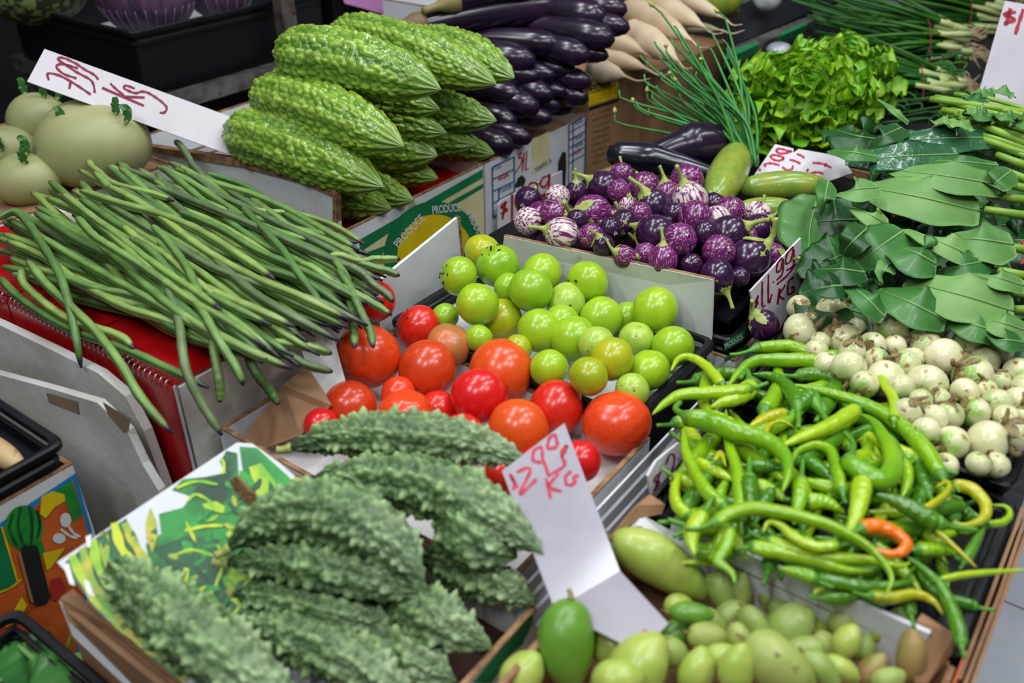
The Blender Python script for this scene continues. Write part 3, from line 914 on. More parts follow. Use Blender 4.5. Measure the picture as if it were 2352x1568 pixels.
# --- lower left: printed box with black crates
pb = carton('cardboard_box', -0.80, -0.292, 0.935, 1.30, 0.50, 0.842, 'carton printed with watermelon and vegetables at the left edge', m='card_white', edge=True)
PF = Face(W(-.7, .935, .6), W(-.4, .935, .6), W(-.5, .935, .8))
ink_poly('print_frame', PF, [(-60, 1240), (174, 1086), (210, 1214), (216, 1250), (180, 1520), (-60, 1520)], M['print_sky'], pb, 1)
ink_poly('print_panel', PF, [(-60, 1258), (168, 1104), (202, 1222), (208, 1255), (170, 1520), (-60, 1520)], M['print_orange'], pb, 2)
ink_poly('print_leaf', PF, [(130, 1125), (165, 1104), (190, 1180), (170, 1200), (150, 1150)], M['print_leaf'], pb, 3)
ink_poly('print_melon', PF, arc(55, 1212, 44, 52, 0, 360), M['print_leaf'], pb, 3)
ink_strokes('print_melon_stripes', PF, [[(30, 1180), (22, 1215), (40, 1255)], [(48, 1165), (42, 1210), (58, 1262)], [(68, 1162), (74, 1200), (72, 1250)], [(86, 1172), (92, 1205), (86, 1235)]], 7, M['print_dark'], pb, 4)
ink_poly('print_pepper', PF, [(92, 1180), (95, 1140), (120, 1128), (148, 1135), (150, 1150), (125, 1165), (105, 1190)], M['print_yellow'], pb, 4)
ink_poly('print_onion', PF, arc(151, 1194, 13, 17, 0, 360, 14), M['print_white'], pb, 4)
ink_poly('print_onion', PF, arc(136, 1236, 15, 12, 0, 360, 14), M['print_white'], pb, 4)
ink_strokes('print_onion_stalks', PF, [[(155, 1205), (170, 1225), (185, 1232)], [(140, 1215), (160, 1230), (178, 1236)]], 7, M['print_white'], pb, 4.5)
ink_poly('print_field', PF, [(-60, 1230), (5, 1210), (40, 1340), (-60, 1380)], M['print_green'], pb, 4)
ink_strokes('print_line', PF, [[(4, 1210), (22, 1270), (42, 1340)], [(-20, 1365), (20, 1352), (50, 1330)]], 5, M['print_yellow'], pb, 5)
ink_poly('print_swoosh', PF, [(-60, 1420), (20, 1360), (55, 1340), (70, 1400), (20, 1440), (-60, 1480)], M['print_orange'], pb, 5)
ink_poly('print_swoosh', PF, [(10, 1440), (50, 1370), (62, 1390), (40, 1430)], M['print_yellow'], pb, 6)
ink_poly('print_pepper', PF, [(116, 1330), (140, 1325), (152, 1350), (130, 1380), (118, 1375)], M['print_red'], pb, 5)
ink_poly('print_leaf', PF, [(60, 1265), (95, 1240), (105, 1270), (70, 1300)], M['print_leaf'], pb, 3)
ink_poly('print_swoosh', PF, [(98, 1270), (150, 1258), (120, 1300), (108, 1310)], M['print_yellow'], pb, 4)
ink_poly('painted_hole_shade', PF, [(46, 1262), (56, 1252), (84, 1252), (90, 1268), (116, 1370), (108, 1385), (82, 1392), (76, 1380)], M['print_black'], pb, 6)  # shade inside the hand-hole painted as a flat black patch on the panel
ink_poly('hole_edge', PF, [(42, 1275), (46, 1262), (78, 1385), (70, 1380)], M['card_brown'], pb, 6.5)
lc1 = crate('vegetable_crate', -0.80, -0.305, 0.940, 1.30, 0.845, 0.880, 'black plastic crate standing on the printed carton at the left edge', fz=0.853)
lc2 = crate('vegetable_crate', -0.85, -0.440, 0.45, 0.84, 0.50, 0.775, 'black plastic crate with green leaves in the lower left corner', fz=0.70)

# ------------------------------------------------------------------ price signs
def sign(name, corners, th, m, label):
    """corners: world points of the card"""
    o = empty(name, np.mean(corners, 0) * np.array([1, 1, 0]) + np.array([0, 0, min(c[2] for c in corners)]), label, 'price sign')
    slab('card', corners, th, m, o)
    P = [np.asarray(c) for c in corners]
    fc = Face(P[0], P[1], P[2], lift=th / 2 + 0.0005)
    return o, fc


def zpts(z, ox, oy, s):
    return [[(ox + x / s, oy + y / s) for x, y in st] for st in z]


pl0 = [PZ(103, 113, 1.145), PZ(63, 188, 1.10), PZ(545, 362, .965)]
n_ = unit(np.cross(pl0[1] - pl0[0], pl0[2] - pl0[0]))
c4 = hitp(528, 268, pl0[0], n_)
c5 = hitp(560, 300, pl0[0], n_)
o, fc = sign('price_sign', [pl0[0], pl0[1], pl0[2], c5, c4], 0.004, M['paper'], 'long white price card leaning between the kohlrabi and the pale gourds')
ink_strokes('handwriting', fc, zpts([[(325, 535), (320, 490), (400, 505), (500, 560), (605, 630)], [(470, 550), (462, 592)], [(510, 522), (420, 490), (375, 440), (430, 430), (510, 480), (600, 530), (625, 570), (632, 618)],
                                     [(520, 455), (440, 430), (385, 395), (420, 385), (500, 420), (560, 460), (630, 500), (655, 530)], [(680, 585), (960, 705)], [(735, 555), (770, 590), (830, 640)], [(835, 645), (965, 650)],
                                     [(900, 590), (840, 570), (830, 590), (900, 620), (950, 610), (1000, 625), (1080, 680), (1112, 720), (1095, 750), (1065, 750)]], 0, 0, 2.904), 6.5, M['ink_red'], o)

P0 = [PB(1143, 470, 1.035), PB(1148, 462, 1.035), PB(1282, 398, 1.03), PB(1290, 392, 1.03), PB(1291, 520, 1.02), PB(1143, 590, 1.02)]
q0 = W(0.68, 1.028, .90)
nn = BX
P0 = [hitp(x, y, q0, nn) for x, y in ((1143, 470), (1150, 460), (1290, 392), (1291, 520), (1143, 590))]
o, fc = sign('price_sign', P0, 0.003, M['paper'], 'white price card at the back left of the purple eggplants')
ink_strokes('handwriting', fc, zpts([[(320, 1090), (250, 1150), (320, 1180), (250, 1230)], [(300, 1090), (265, 1290)], [(375, 1010), (372, 1310)], [(455, 970), (445, 1240)], [(490, 1065), (505, 1075)],
                                     [(650, 880), (580, 890), (550, 960), (590, 1000), (650, 940), (655, 880), (650, 990), (620, 1090), (560, 1135)],
                                     [(790, 800), (720, 830), (690, 900), (740, 925), (790, 850), (790, 780), (790, 900), (760, 990), (700, 1030)], [(580, 1130), (700, 1050), (790, 960)], [(570, 1210), (690, 1110), (780, 1000)]], 1100, 240, 4.9), 6, M['ink_bright'], o)

q0 = W(.42, .405, .9)
n2 = unit(BX * 0.9 + np.array([0, .35, -.1]))
P0 = [hitp(x, y, q0, n2) for x, y in ((1722, 668), (1800, 585), (1838, 546), (1837, 655), (1812, 715), (1770, 788), (1738, 765))]
o, fc = sign('price_sign', P0, 0.003, M['paper'], 'white price card standing between the purple and the white eggplants')
ink_strokes('handwriting', fc, zpts([[(1850, 1080), (1835, 1110), (1855, 1110), (1835, 1140)], [(1855, 1060), (1835, 1150)], [(1885, 960), (1885, 1135), (1905, 1130)], [(1930, 910), (1930, 1110), (1955, 1050)], [(1962, 960), (1968, 966)],
                                     [(2030, 790), (1995, 830), (1990, 890), (2020, 870), (2035, 800), (2030, 900), (1990, 950)], [(2110, 710), (2065, 760), (2055, 830), (2090, 810), (2110, 730), (2110, 840), (2060, 880)],
                                     [(1990, 980), (2060, 920), (2130, 830)], [(2010, 1010), (1995, 1125)], [(2050, 985), (2010, 1060), (2045, 1090)], [(2110, 930), (2075, 960), (2070, 1050), (2110, 1030), (2110, 1000), (2090, 1010)]], 1150, 340, 3.136), 5, M['ink_red'], o)

SA = [PZ(1153, 1082, .945), PZ(1296, 972, .955), PZ(1424, 1318, .905), PZ(1274, 1400, .895)]
n3 = unit(np.cross(SA[1] - SA[0], SA[3] - SA[0]))
SA[2] = hitp(1424, 1312, SA[0], n3)
o, fc = sign('price_sign', SA, 0.0015, M['sign_plastic'], 'creased plastic price sign lying between the warty gourds and the mango box')
SB = [SA[3], SA[2], PZ(1535, 1432, .885), PZ(1470, 1500, .875)]
SB[3] = hitp(1470, 1500, SB[0], unit(np.cross(SB[1] - SB[0], SB[2] - SB[0])))
slab('folded_end', SB, 0.0015, M['sign_plastic'], o)
ink_strokes('handwriting', fc, zpts([[(195, 240), (225, 300), (215, 345)], [(200, 250), (245, 330)], [(240, 232), (300, 205), (325, 225), (260, 370), (365, 275)], [(395, 170), (345, 155), (350, 95), (395, 75), (405, 150), (425, 200), (440, 255)],
                                     [(500, 70), (440, 80), (445, 20), (480, -5), (500, 60)], [(560, 60), (530, 90), (525, 130), (545, 100), (560, 60)], [(440, 255), (540, 190), (525, 130)],
                                     [(425, 270), (440, 330), (455, 400)], [(505, 240), (445, 320), (525, 355)], [(585, 225), (550, 260), (560, 310), (610, 300), (600, 265), (635, 250)]], 1100, 1000, 2.76), 9, M['ink_pink'], o)
fb_ = Face(SB[0], SB[1], SB[2], lift=0.0012)
ink_strokes('handwriting', fb_, zpts([[(960, 1265), (1000, 1340), (1020, 1365)], [(1045, 1230), (1070, 1260), (1060, 1300), (1090, 1310)], [(1090, 1250), (1105, 1290)]], 1100, 1000, 2.76), 10, M['ink_pink'], o)

q0 = PZ(1560, 1040, .89)
n4 = unit(BX - ZX * 0.2)
P0 = [hitp(x, y, q0, n4) for x, y in ((1486, 1092), (1505, 1058), (1558, 1015), (1580, 1080), (1550, 1165), (1497, 1150))]
o, fc = sign('price_sign', P0, 0.003, M['paper'], 'white price card half hidden at the left of the chilli heap')
ink_strokes('handwriting', fc, zpts([[(190, 1030), (165, 1080), (205, 1090), (160, 1150)], [(210, 1010), (160, 1180)], [(250, 960), (280, 890), (310, 900), (300, 980), (220, 1200), (290, 1110)]], 1450, 760, 3.136), 5, M['ink_red'], o)

q0 = PZ(1830, 400, .925)
n5 = unit(-FW * 0.45 + ZX)
P0 = [hitp(x, y, q0, n5) for x, y in ((1728, 408), (1780, 332), (1822, 342), (1822, 352), (1834, 343), (1896, 354), (1938, 362), (1942, 376), (1958, 398), (1900, 418), (1850, 430), (1735, 425))]
o, fc = sign('price_sign', P0, 0.0025, M['paper'], 'torn white price card lying in front of the curly lettuce')
ink_strokes('handwriting', fc, zpts([[(690, 400), (560, 450), (440, 450), (370, 390), (450, 360), (600, 400), (680, 430)], [(530, 560), (430, 600), (310, 570), (265, 500), (380, 490), (520, 540), (480, 580)], [(170, 720), (140, 680), (260, 650), (440, 690)],
                                     [(490, 720), (590, 790), (690, 760), (710, 690)], [(640, 575), (760, 610), (860, 660)], [(780, 460), (880, 500), (940, 550)], [(1100, 640), (1300, 660), (1480, 740)], [(1380, 650), (1340, 720)],
                                     [(980, 820), (1020, 760)], [(1050, 850), (1200, 830), (1320, 860)], [(20, 770), (70, 790)]], 1740, 300, 8.71), 6, M['ink_pink'], o)

q0 = PZ(2260, 250, .985)
n6 = unit(np.array([-0.35, -0.9, 0.35]))
P0 = [hitp(x, y, q0, n6) for x, y in ((2242, 232), (2308, 2), (2470, 30), (2420, 300))]
o, fc = sign('price_sign', P0, 0.004, M['paper'], 'tall grey white price board at the upper right edge')
ink_strokes('handwriting', fc, zpts([[(2270, 80), (2190, 95), (2260, 130), (2190, 160)], [(2235, 55), (2200, 170)], [(2320, 60), (2290, 150), (2265, 230)]], 1552, 0, 2.904), 10, M['ink_pink'], o)

pk_ = empty('pink_paper', W(1.15, 1.77, .96), 'pink paper hanging from the rack behind the pale gourds', 'paper')
slab('sheet', [hitp(x, y, W(1.12, 1.76, 1.0), BX) for x, y in ((778, -25), (884, -25), (889, 36), (830, 18), (792, 8))], 0.002, M['pink'], pk_)

# ------------------------------------------------------------------ round fruit
def ball(R=1.0, nu=26, nv=32, shape=None):
    """fruit of revolution about z, poles slightly sunk; shape(t, th) -> radial factor"""
    t = np.linspace(0.02, 0.98, nu)
    ph = t * math.pi
    P = np.stack([0 * ph, 0 * ph, -np.cos(ph) * R], -1)
    th = np.arange(nv) * 2 * math.pi / nv
    rad = np.sin(ph)[:, None] * R * np.ones((1, nv))
    if shape is not None:
        rad = rad * shape(t[:, None], th[None, :])
    V = np.zeros((nu, nv, 3))
    V[:, :, 0] = rad * np.cos(th)
    V[:, :, 1] = rad * np.sin(th)
    V[:, :, 2] = P[:, 2][:, None]
    sink = 0.10 * R * np.exp(-((1 - t) / 0.10) ** 2)
    V[:, :, 2] -= sink[:, None]
    i, j = np.meshgrid(np.arange(nu - 1), np.arange(nv), indexing='ij')
    j2 = (j + 1) % nv
    Q = np.stack([i * nv + j, i * nv + j2, (i + 1) * nv + j2, (i + 1) * nv + j], -1).reshape(-1, 4)
    A = V.reshape(-1, 3)
    A = np.vstack([A, [0, 0, A[:nv, 2].mean()], [0, 0, A[-nv:, 2].mean() - 0.01 * R]])
    k = np.arange(nv)
    k2 = (k + 1) % nv
    T = np.vstack([np.stack([np.full(nv, nu * nv), k2, k], -1), np.stack([np.full(nv, nu * nv + 1), (nu - 1) * nv + k, (nu - 1) * nv + k2], -1)])
    return A, (Q, T)


def star(n, r0, r1, z0, z1, seed=0, droop=0.5):
    """calyx: n pointed lobes lying over the top of a fruit of radius 1"""
    r = np.random.RandomState(seed)
    V, F = [(0, 0, z0 + 0.05)], []
    for i in range(n):
        a = 2 * math.pi * i / n + r.uniform(-.1, .1)
        w = math.pi / n * 0.95
        ln = r1 * r.uniform(0.8, 1.15)
        base = len(V)
        for f, ww in ((0.3, 1.0), (0.62, 0.8), (0.85, 0.4), (1.0, 0.05)):
            rr = r0 + (ln - r0) * f
            zz = z0 + (z1 - z0) * f ** 1.6
            for s in (-1, 0, 1):
                V.append((rr * math.cos(a + s * w * ww), rr * math.sin(a + s * w * ww), zz + (0.03 if s == 0 else 0)))
        F.append([0, base, base + 1])
        F.append([0, base + 1, base + 2])
        for k in range(3):
            for s in (0, 1):
                F.append([base + k * 3 + s, base + k * 3 + s + 3, base + k * 3 + s + 4, base + k * 3 + s + 1])
    V = np.array(V, float)
    n0 = len(V)
    V2 = np.vstack([V, V - np.array([0, 0, 0.035])])
    F2 = F + [[i + n0 for i in f[::-1]] for f in F]
    return V2, F2


def lobes(n, amp, up=True):
    return lambda t, th: 1 + amp * np.cos(n * th + 0.7) * np.clip(t - 0.35, 0, 1) + 0.02 * np.sin(2 * th + 1)


TM = [mesh_from('tomato', *ball(1, 26, 32, lobes(5, .05 + .02 * k)), True, None, None) for k in range(3)]
SCAR = mesh_from('stem_scar', *star(5, .02, .13, .80, .80, 3), False, None, M['calyx_dark'])
CALYX_T = mesh_from('calyx', *star(5, .03, .5, .84, .90, 5), False, None, M['calyx_dark'])
P_ = catmull([(0, 0, .78), (.02, .01, .95), (.10, .02, 1.12)], 8)
STEM_T = mesh_from('stem', *sweep(P_, np.linspace(.06, .045, 8), 8), True, None, M['calyx_dark'])


def variants(meshes, m):
    out = []
    for me in meshes:
        k = me.copy()
        k.materials.clear()
        k.materials.append(m)
        out.append(k)
    return out


def heap_round(rows, zf, zmin, lim=0.05, walls=()):
    C, R = [], []
    for r in rows:
        c = PZ(r[0], r[1], zf(r[0], r[1]) + (r[6] if len(r) > 6 else 0))
        C.append(c)
        R.append((r[2] + r[3]) / 2 * depth(c) / FPX)
    C2 = relax(C, R, lim=lim, zmin=zmin, walls=walls)
    R2 = [(r[2] + r[3]) / 2 * depth(c) / FPX for r, c in zip(rows, C2)]
    return C2, R2


# red tomatoes: x, y, half width, half height, skin, stem angle (None = scar out of sight), height
tom = [(845, 819, 80, 76, 'tomato_orange', 250), (960, 752, 55, 50, 'tomato', 150), (1031, 793, 54, 52, 'tomato_brown', 60), (981, 848, 69, 68, 'tomato', None), (1151, 852, 80, 70, 'tomato_orange', None),
       (1100, 908, 66, 64, 'tomato', None), (802, 935, 66, 60, 'tomato', None), (931, 955, 71, 60, 'tomato_orange', 80), (1278, 936, 65, 63, 'tomato', None), (1191, 984, 74, 66, 'tomato_orange', None),
       (1416, 972, 79, 79, 'tomato_orange', 92), (1333, 1060, 42, 55, 'tomato', None), (863, 692, 50, 44, 'tomato', None), (915, 905, 42, 40, 'tomato_orange', None), (1008, 940, 46, 44, 'tomato', None),
       (738, 975, 40, 40, 'tomato', None), (1150, 1098, 50, 48, 'tomato', None), (1060, 1005, 60, 55, 'tomato', None), (870, 1010, 60, 55, 'tomato', None), (1240, 1080, 60, 55, 'tomato', None)]
Cn, Rn = heap_round(tom, lambda x, y: 0.865 + 0.02 * (y < 900) + (0.03 if y < 720 else 0), 0.815)
RL = row_labels(tom, 4, ['back', 'second', 'third', 'front'])
TN = {'tomato': variants(TM, M['tomato']), 'tomato_orange': variants(TM, M['tomato_orange']), 'tomato_brown': variants(TM, M['tomato_brown'])}
TW = {'tomato': 'glossy red tomato', 'tomato_orange': 'glossy orange-red tomato', 'tomato_brown': 'pale brownish orange tomato'}
for i, (r, c, R) in enumerate(zip(tom, Cn, Rn)):
    o = link('tomato', TN[r[4]][i % 3])
    d = pxdir(r[0], r[1], r[5], 0.5) if r[5] is not None else unit(np.array([rng.uniform(-.5, .5), 0.6, -0.5]))
    place(o, c, d, rng.uniform(0, 6), (R, R, R * 0.93))
    tag(o, '%s, %s of the heap' % (TW[r[4]], RL[i]), 'tomato', 'red tomatoes')
    s = child('stem_scar', SCAR, o)
    if i in (1, 12):
        child('calyx', CALYX_T, o)

# green tomatoes
gto = [(1053, 633, 41, 46, 'gtom', 170), (1108, 577, 42, 36, 'gtom_yellow', 70), (1144, 611, 49, 46, 'gtom', 115), (1245, 627, 46, 42, 'gtom', None), (1097, 699, 47, 48, 'gtom', None), (1219, 666, 49, 48, 'gtom', None),
       (1167, 660, 32, 32, 'gtom', None), (1151, 734, 43, 50, 'gtom_yellow', None), (1239, 759, 48, 49, 'gtom', None), (1022, 728, 32, 30, 'gtom', 330), (1100, 777, 32, 30, 'gtom', None), (1300, 695, 45, 44, 'gtom_pale', 150),
       (1349, 648, 52, 44, 'gtom', 205), (1381, 729, 47, 48, 'gtom', None), (1317, 778, 50, 53, 'gtom', None), (1505, 711, 51, 51, 'gtom', None), (1462, 778, 42, 38, 'gtom_pale', 80), (1405, 824, 48, 48, 'gtom_yellow', None),
       (1545, 796, 51, 42, 'gtom', 290), (1490, 850, 52, 42, 'gtom', 100), (1261, 845, 46, 38, 'gtom', None), (1352, 864, 49, 38, 'gtom_yellow', None), (1452, 897, 46, 32, 'gtom_pale', None), (1190, 800, 32, 30, 'gtom_yellow', None),
       (1290, 740, 40, 40, 'gtom', None), (1370, 790, 40, 40, 'gtom_pale', None), (1440, 730, 36, 36, 'gtom', None)]
_p = [PZ(1160, 541, .945), PZ(1640, 641, .957), W(.385, .418, .80)]
FLN = unit(np.cross(_p[1] - _p[0], _p[2] - _p[0]))
FLN = FLN if np.dot(FLN, AX) < 0 else -FLN
FLP = _p[0] + FLN * .004
Cn, Rn = heap_round(gto, lambda x, y: 0.888 + (0.022 if y < 700 and x < 1420 else 0) + (0.02 if y < 640 else 0), 0.848, 0.045, walls=[(FLP, FLN), (W(0, .838, 0), -BX)])
RL = row_labels(gto, 4, ['back', 'second', 'third', 'front'])
GN = {k: variants(TM, M[k]) for k in ('gtom', 'gtom_yellow', 'gtom_pale')}
GW = {'gtom': 'glossy green tomato', 'gtom_yellow': 'yellowish green tomato', 'gtom_pale': 'pale blotched green tomato'}
for i, (r, c, R) in enumerate(zip(gto, Cn, [q * 1.05 for q in Rn])):
    o = link('green_tomato', GN[r[4]][i % 3])
    d = pxdir(r[0], r[1], r[5], 0.55) if r[5] is not None else unit(np.array([rng.uniform(-.6, .6), 0.6, -0.45]))
    place(o, c, d, rng.uniform(0, 6), (R, R, R * rng.uniform(.9, .98)))
    tag(o, '%s, %s of the white tray' % (GW[r[4]], RL[i]), 'tomato', 'green tomatoes')
    child('stem_scar', SCAR, o)
    if i in (0, 2, 12):
        child('calyx', CALYX_T, o)
        child('stem', STEM_T, o)

# small round purple eggplants: body with calyx lobes and curved stem
def egg_shape(t, th):
    return (1 + 0.10 * np.sin(t * math.pi) - 0.10 * (t - 0.5)) * (1 + .015 * np.cos(5 * th))


EM = mesh_from('round_eggplant', *ball(1, 26, 30, egg_shape), True)
EGG = {k: variants([EM], M[k])[0] for k in ('egg_dark', 'egg_purple', 'egg_pale')}
CAL = [mesh_from('calyx', *star(5, .08, .98 + .08 * k, 1.06, .38, 7 + k), True, None, M['calyx']) for k in range(3)]
STEMS = []
for k in range(4):
    bend = (0.15, 0.5, -0.35, 0.8)[k]
    P_ = catmull([(0, 0, .85), (0, 0, 1.15), (bend * .3, .05, 1.5), (bend, .1, 1.95)], 12)
    STEMS.append(mesh_from('stem', *sweep(P_, np.array([.46, .36, .26, .19, .15, .135, .125, .12, .12, .125, .13, .14]), 9), True, None, M['calyx']))
SCARW = mesh_from('blossom_scar', *star(7, .02, .22, -1.0, -.99, 4), False, None, M['egg_pale'])
# zoomed x, y, rx, ry, skin, stem angle or None (blossom end toward viewer), lean toward viewer
pe = [(745, 285, 108, 98, 'egg_dark', 150, .1), (870, 190, 78, 72, 'egg_purple', None, 0), (1035, 285, 105, 100, 'egg_purple', None, 0), (1095, 425, 118, 112, 'egg_dark', 118, .55), (1200, 345, 78, 105, 'egg_purple', 100, .2),
      (1340, 240, 128, 92, 'egg_purple', None, 0), (1365, 375, 115, 108, 'egg_pale', 110, .25), (1530, 415, 78, 90, 'egg_dark', None, 0), (1655, 455, 85, 105, 'egg_purple', None, 0), (1845, 485, 102, 82, 'egg_pale', None, 0),
      (1400, 505, 110, 105, 'egg_purple', 275, .45), (1115, 615, 130, 108, 'egg_dark', 160, -.5), (1570, 745, 110, 102, 'egg_purple', None, 0), (1790, 800, 128, 135, 'egg_dark', 42, .15), (1640, 625, 128, 118, 'egg_dark', 25, .3),
      (410, 350, 80, 75, 'egg_pale', None, 0), (545, 320, 75, 70, 'egg_dark', 92, .5), (660, 465, 115, 112, 'egg_purple', 180, .55), (385, 475, 100, 78, 'egg_purple', 350, .55), (195, 525, 100, 75, 'egg_pale', None, 0),
      (440, 615, 118, 88, 'egg_pale', 165, .2), (650, 635, 85, 80, 'egg_purple', None, 0), (790, 585, 72, 85, 'egg_dark', None, 0), (890, 540, 85, 85, 'egg_dark', 240, .6), (1170, 805, 112, 75, 'egg_purple', 90, .2),
      (890, 780, 85, 60, 'egg_purple', 150, .5), (1290, 660, 108, 105, 'egg_purple', None, 0), (1375, 840, 75, 70, 'egg_dark', None, 0), (1560, 925, 115, 100, 'egg_dark', 300, .35), (1890, 1285, 108, 108, 'egg_dark', 125, .35),
      (1855, 585, 105, 90, 'egg_dark', 40, .2), (1960, 775, 80, 78, 'egg_purple', 350, .4), (1560, 520, 90, 85, 'egg_pale', 300, .4), (850, 310, 70, 75, 'egg_purple', 330, .4), (910, 410, 50, 55, 'egg_pale', None, 0),
      (740, 700, 80, 60, 'egg_dark', 120, .5), (1040, 760, 80, 60, 'egg_purple', 200, .6), (1720, 930, 70, 60, 'egg_dark', None, 0), (550, 520, 70, 70, 'egg_dark', None, 0), (1000, 480, 80, 80, 'egg_purple', None, 0),
      (1250, 480, 80, 80, 'egg_dark', None, 0), (1470, 620, 90, 90, 'egg_dark', None, 0), (1760, 650, 85, 80, 'egg_purple', None, 0)]
pe2 = [(1150 + x / 3.136, 340 + y / 3.136, rx * 1.12 / 3.136, ry * 1.12 / 3.136, sk, an, tw) for x, y, rx, ry, sk, an, tw in pe]


def pez(x, y):
    return 0.935 + 0.035 * math.exp(-((x - 1520) / 230) ** 2 - ((y - 500) / 130) ** 2) - (0.012 if y > 720 else 0)


NPE = len(pe2)
for i in range(26):                                 # lower layer seen through the gaps
    pe2.append((1215 + 22 * i + rng.uniform(-8, 8), rng.uniform(455, 575) + 2.2 * i * (i > 12), 32, 32, ['egg_dark', 'egg_purple'][i % 2], rng.choice([None, 30, 140, 250]), .3, -.035))
Cn, Rn = heap_round([r[:6] + r[7:] for r in pe2], pez, None, 0.05)
Cn[29] = PZ(1752, 746, .895)
Rn[29] = 35 * depth(Cn[29]) / FPX
RL = row_labels(pe2[:NPE], 5, ['back', 'second', 'third', 'fourth', 'front']) + row_labels(pe2[NPE:], 2, ['farther', 'nearer'])
EW = {'egg_dark': 'dark purple round eggplant', 'egg_purple': 'purple streaked round eggplant', 'egg_pale': 'white and purple striped round eggplant'}
for i, (r, c, R) in enumerate(zip(pe2, Cn, Rn)):
    o = link('round_eggplant', EGG[r[4]])
    d = pxdir(r[0], r[1], r[5], r[6]) if r[5] is not None else -pxdir(r[0], r[1], rng.uniform(0, 360), 1.6)
    k = r[2] / max(r[3], 1)
    place(o, c, d, rng.uniform(0, 6), (R * .95, R * .95, R * (1.12 if r[5] is not None else .98)))
    tag(o, '%s, %s' % (EW[r[4]], RL[i]) if i < NPE else EW[r[4]].replace('round ', '') + ' half buried, ' + RL[i].replace('row', 'lower row'), 'eggplant', 'round eggplants')
    child('calyx', CAL[i % 3], o)
    child('stem', STEMS[(i * 7) % 4], o)
    if r[5] is None:
        child('blossom_scar', SCARW, o)

# small white round eggplants
def thai_cols(V, green):
    z = V[:, 2]
    a = np.arctan2(V[:, 1], V[:, 0])
    f = np.clip((z - 0.15 + 0.25 * np.sin(5 * a)) / 0.6, 0, 1)[:, None] * green
    return np.array([1, 1, 1]) * (1 - f) + np.array([0.42, 0.72, 0.25]) * f


TH_M = []
for g in (0.15, 0.6, 1.0):
    V, F = ball(1, 22, 26, lambda t, th: 1 + .01 * np.cos(4 * th))
    TH_M.append(mesh_from('white_eggplant', V, F, True, thai_cols(V, g), M['thai']))
CALB = [mesh_from('calyx', *star(4 + k % 2, .06, .78 + .08 * k, 1.03, .60, 17 + k), True, None, M['calyx_brown']) for k in range(3)]
STB = []
for k in range(3):
    P_ = catmull([(0, 0, .85), (0, 0, 1.1), (.15 * k, .1, 1.4), (.5 * (k - 1), .2, 1.65)], 9)
    STB.append(mesh_from('stem', *sweep(P_, np.linspace(.2, .1, 9), 8), True, None, M['calyx_brown']))
we_ = [(270, 205, 80, 0, None), (350, 295, 60, 0, None), (278, 378, 115, 0, 20), (480, 185, 100, 0, None), (510, 250, 118, 1, 45), (720, 195, 110, 0, 330), (835, 290, 105, 0, None), (570, 432, 118, 0, 110), (655, 370, 85, 1, 300),
       (935, 380, 110, 2, 250), (1180, 370, 115, 0, 150), (1158, 478, 112, 1, None), (1305, 568, 125, 1, None), (1480, 455, 85, 2, 100), (1700, 515, 95, 2, 60), (1600, 600, 98, 1, None), (1515, 698, 130, 2, None), (1700, 740, 78, 1, 100),
       (1845, 670, 92, 2, 280), (1190, 755, 130, 1, None), (1030, 620, 98, 1, 140), (890, 722, 122, 0, None), (625, 640, 112, 1, 265), (1050, 960, 92, 0, None), (1460, 815, 92, 0, 220), (1340, 985, 98, 1, 80), (1530, 965, 102, 2, 170),
       (1690, 905, 102, 1, 190), (1850, 880, 95, 1, 270), (1180, 1100, 92, 2, 250), (1370, 1180, 108, 2, 205), (1620, 1180, 142, 0, None), (1810, 1125, 112, 0, 120), (1690, 1340, 82, 0, None), (1315, 1350, 88, 1, 150), (830, 590, 85, 2, None),
       (420, 455, 65, 1, None), (390, 515, 75, 0, None), (795, 485, 92, 1, 200), (740, 760, 90, 2, 240), (1260, 880, 90, 1, 150), (1440, 620, 80, 1, 120), (960, 480, 70, 1, None), (1080, 580, 80, 0, None), (1600, 800, 80, 1, None),
       (1900, 1000, 100, 0, 100), (1560, 1330, 80, 1, None), (1760, 1000, 85, 1, None), (1250, 1000, 85, 0, None), (1150, 880, 80, 1, None), (650, 520, 85, 1, None), (1900, 780, 90, 1, None), (460, 620, 90, 1, None), (1000, 780, 90, 1, 300)]
wr = [(1750 + x / 3.136, 640 + y / 3.136, r * 1.14 / 3.136, r * 1.14 / 3.136, g, an) for x, y, r, g, an in we_]
Cn, Rn = heap_round(wr, lambda x, y: 0.905 + 0.028 * math.exp(-((x - 2120) / 200) ** 2 - ((y - 850) / 120) ** 2), 0.868, 0.05)
RL = row_labels(wr, 6, ['back', 'second', 'third', 'fourth', 'fifth', 'front'])
WW = ['cream white round eggplant', 'white and green round eggplant', 'green topped round eggplant']
for i, (r, c, R) in enumerate(zip(wr, Cn, Rn)):
    o = link('white_eggplant', TH_M[r[4]])
    d = pxdir(r[0], r[1], r[5], .45) if r[5] is not None else (-pxdir(r[0], r[1], rng.uniform(0, 360), 1.2) if i % 3 == 0 else pxdir(r[0], r[1], rng.uniform(0, 360), .25))
    place(o, c, d, rng.uniform(0, 6), (R, R, R * rng.uniform(.88, 1.0)))
    tag(o, '%s, %s of the heap' % (WW[r[4]], RL[i]), 'eggplant', 'white round eggplants')
    child('calyx', CALB[i % 3], o)
    child('stem', STB[i % 3], o)

# ------------------------------------------------------------------ swept vegetables
def PDp(px, py, d):
    return CAM + ray(px, py) * d


def tube(name, P, R, ns, m, parent=None, disp=None, col=None, n=None):
    V, F = sweep(P, R, ns, disp)
    return solid(name, V, F, m, parent, True, col)


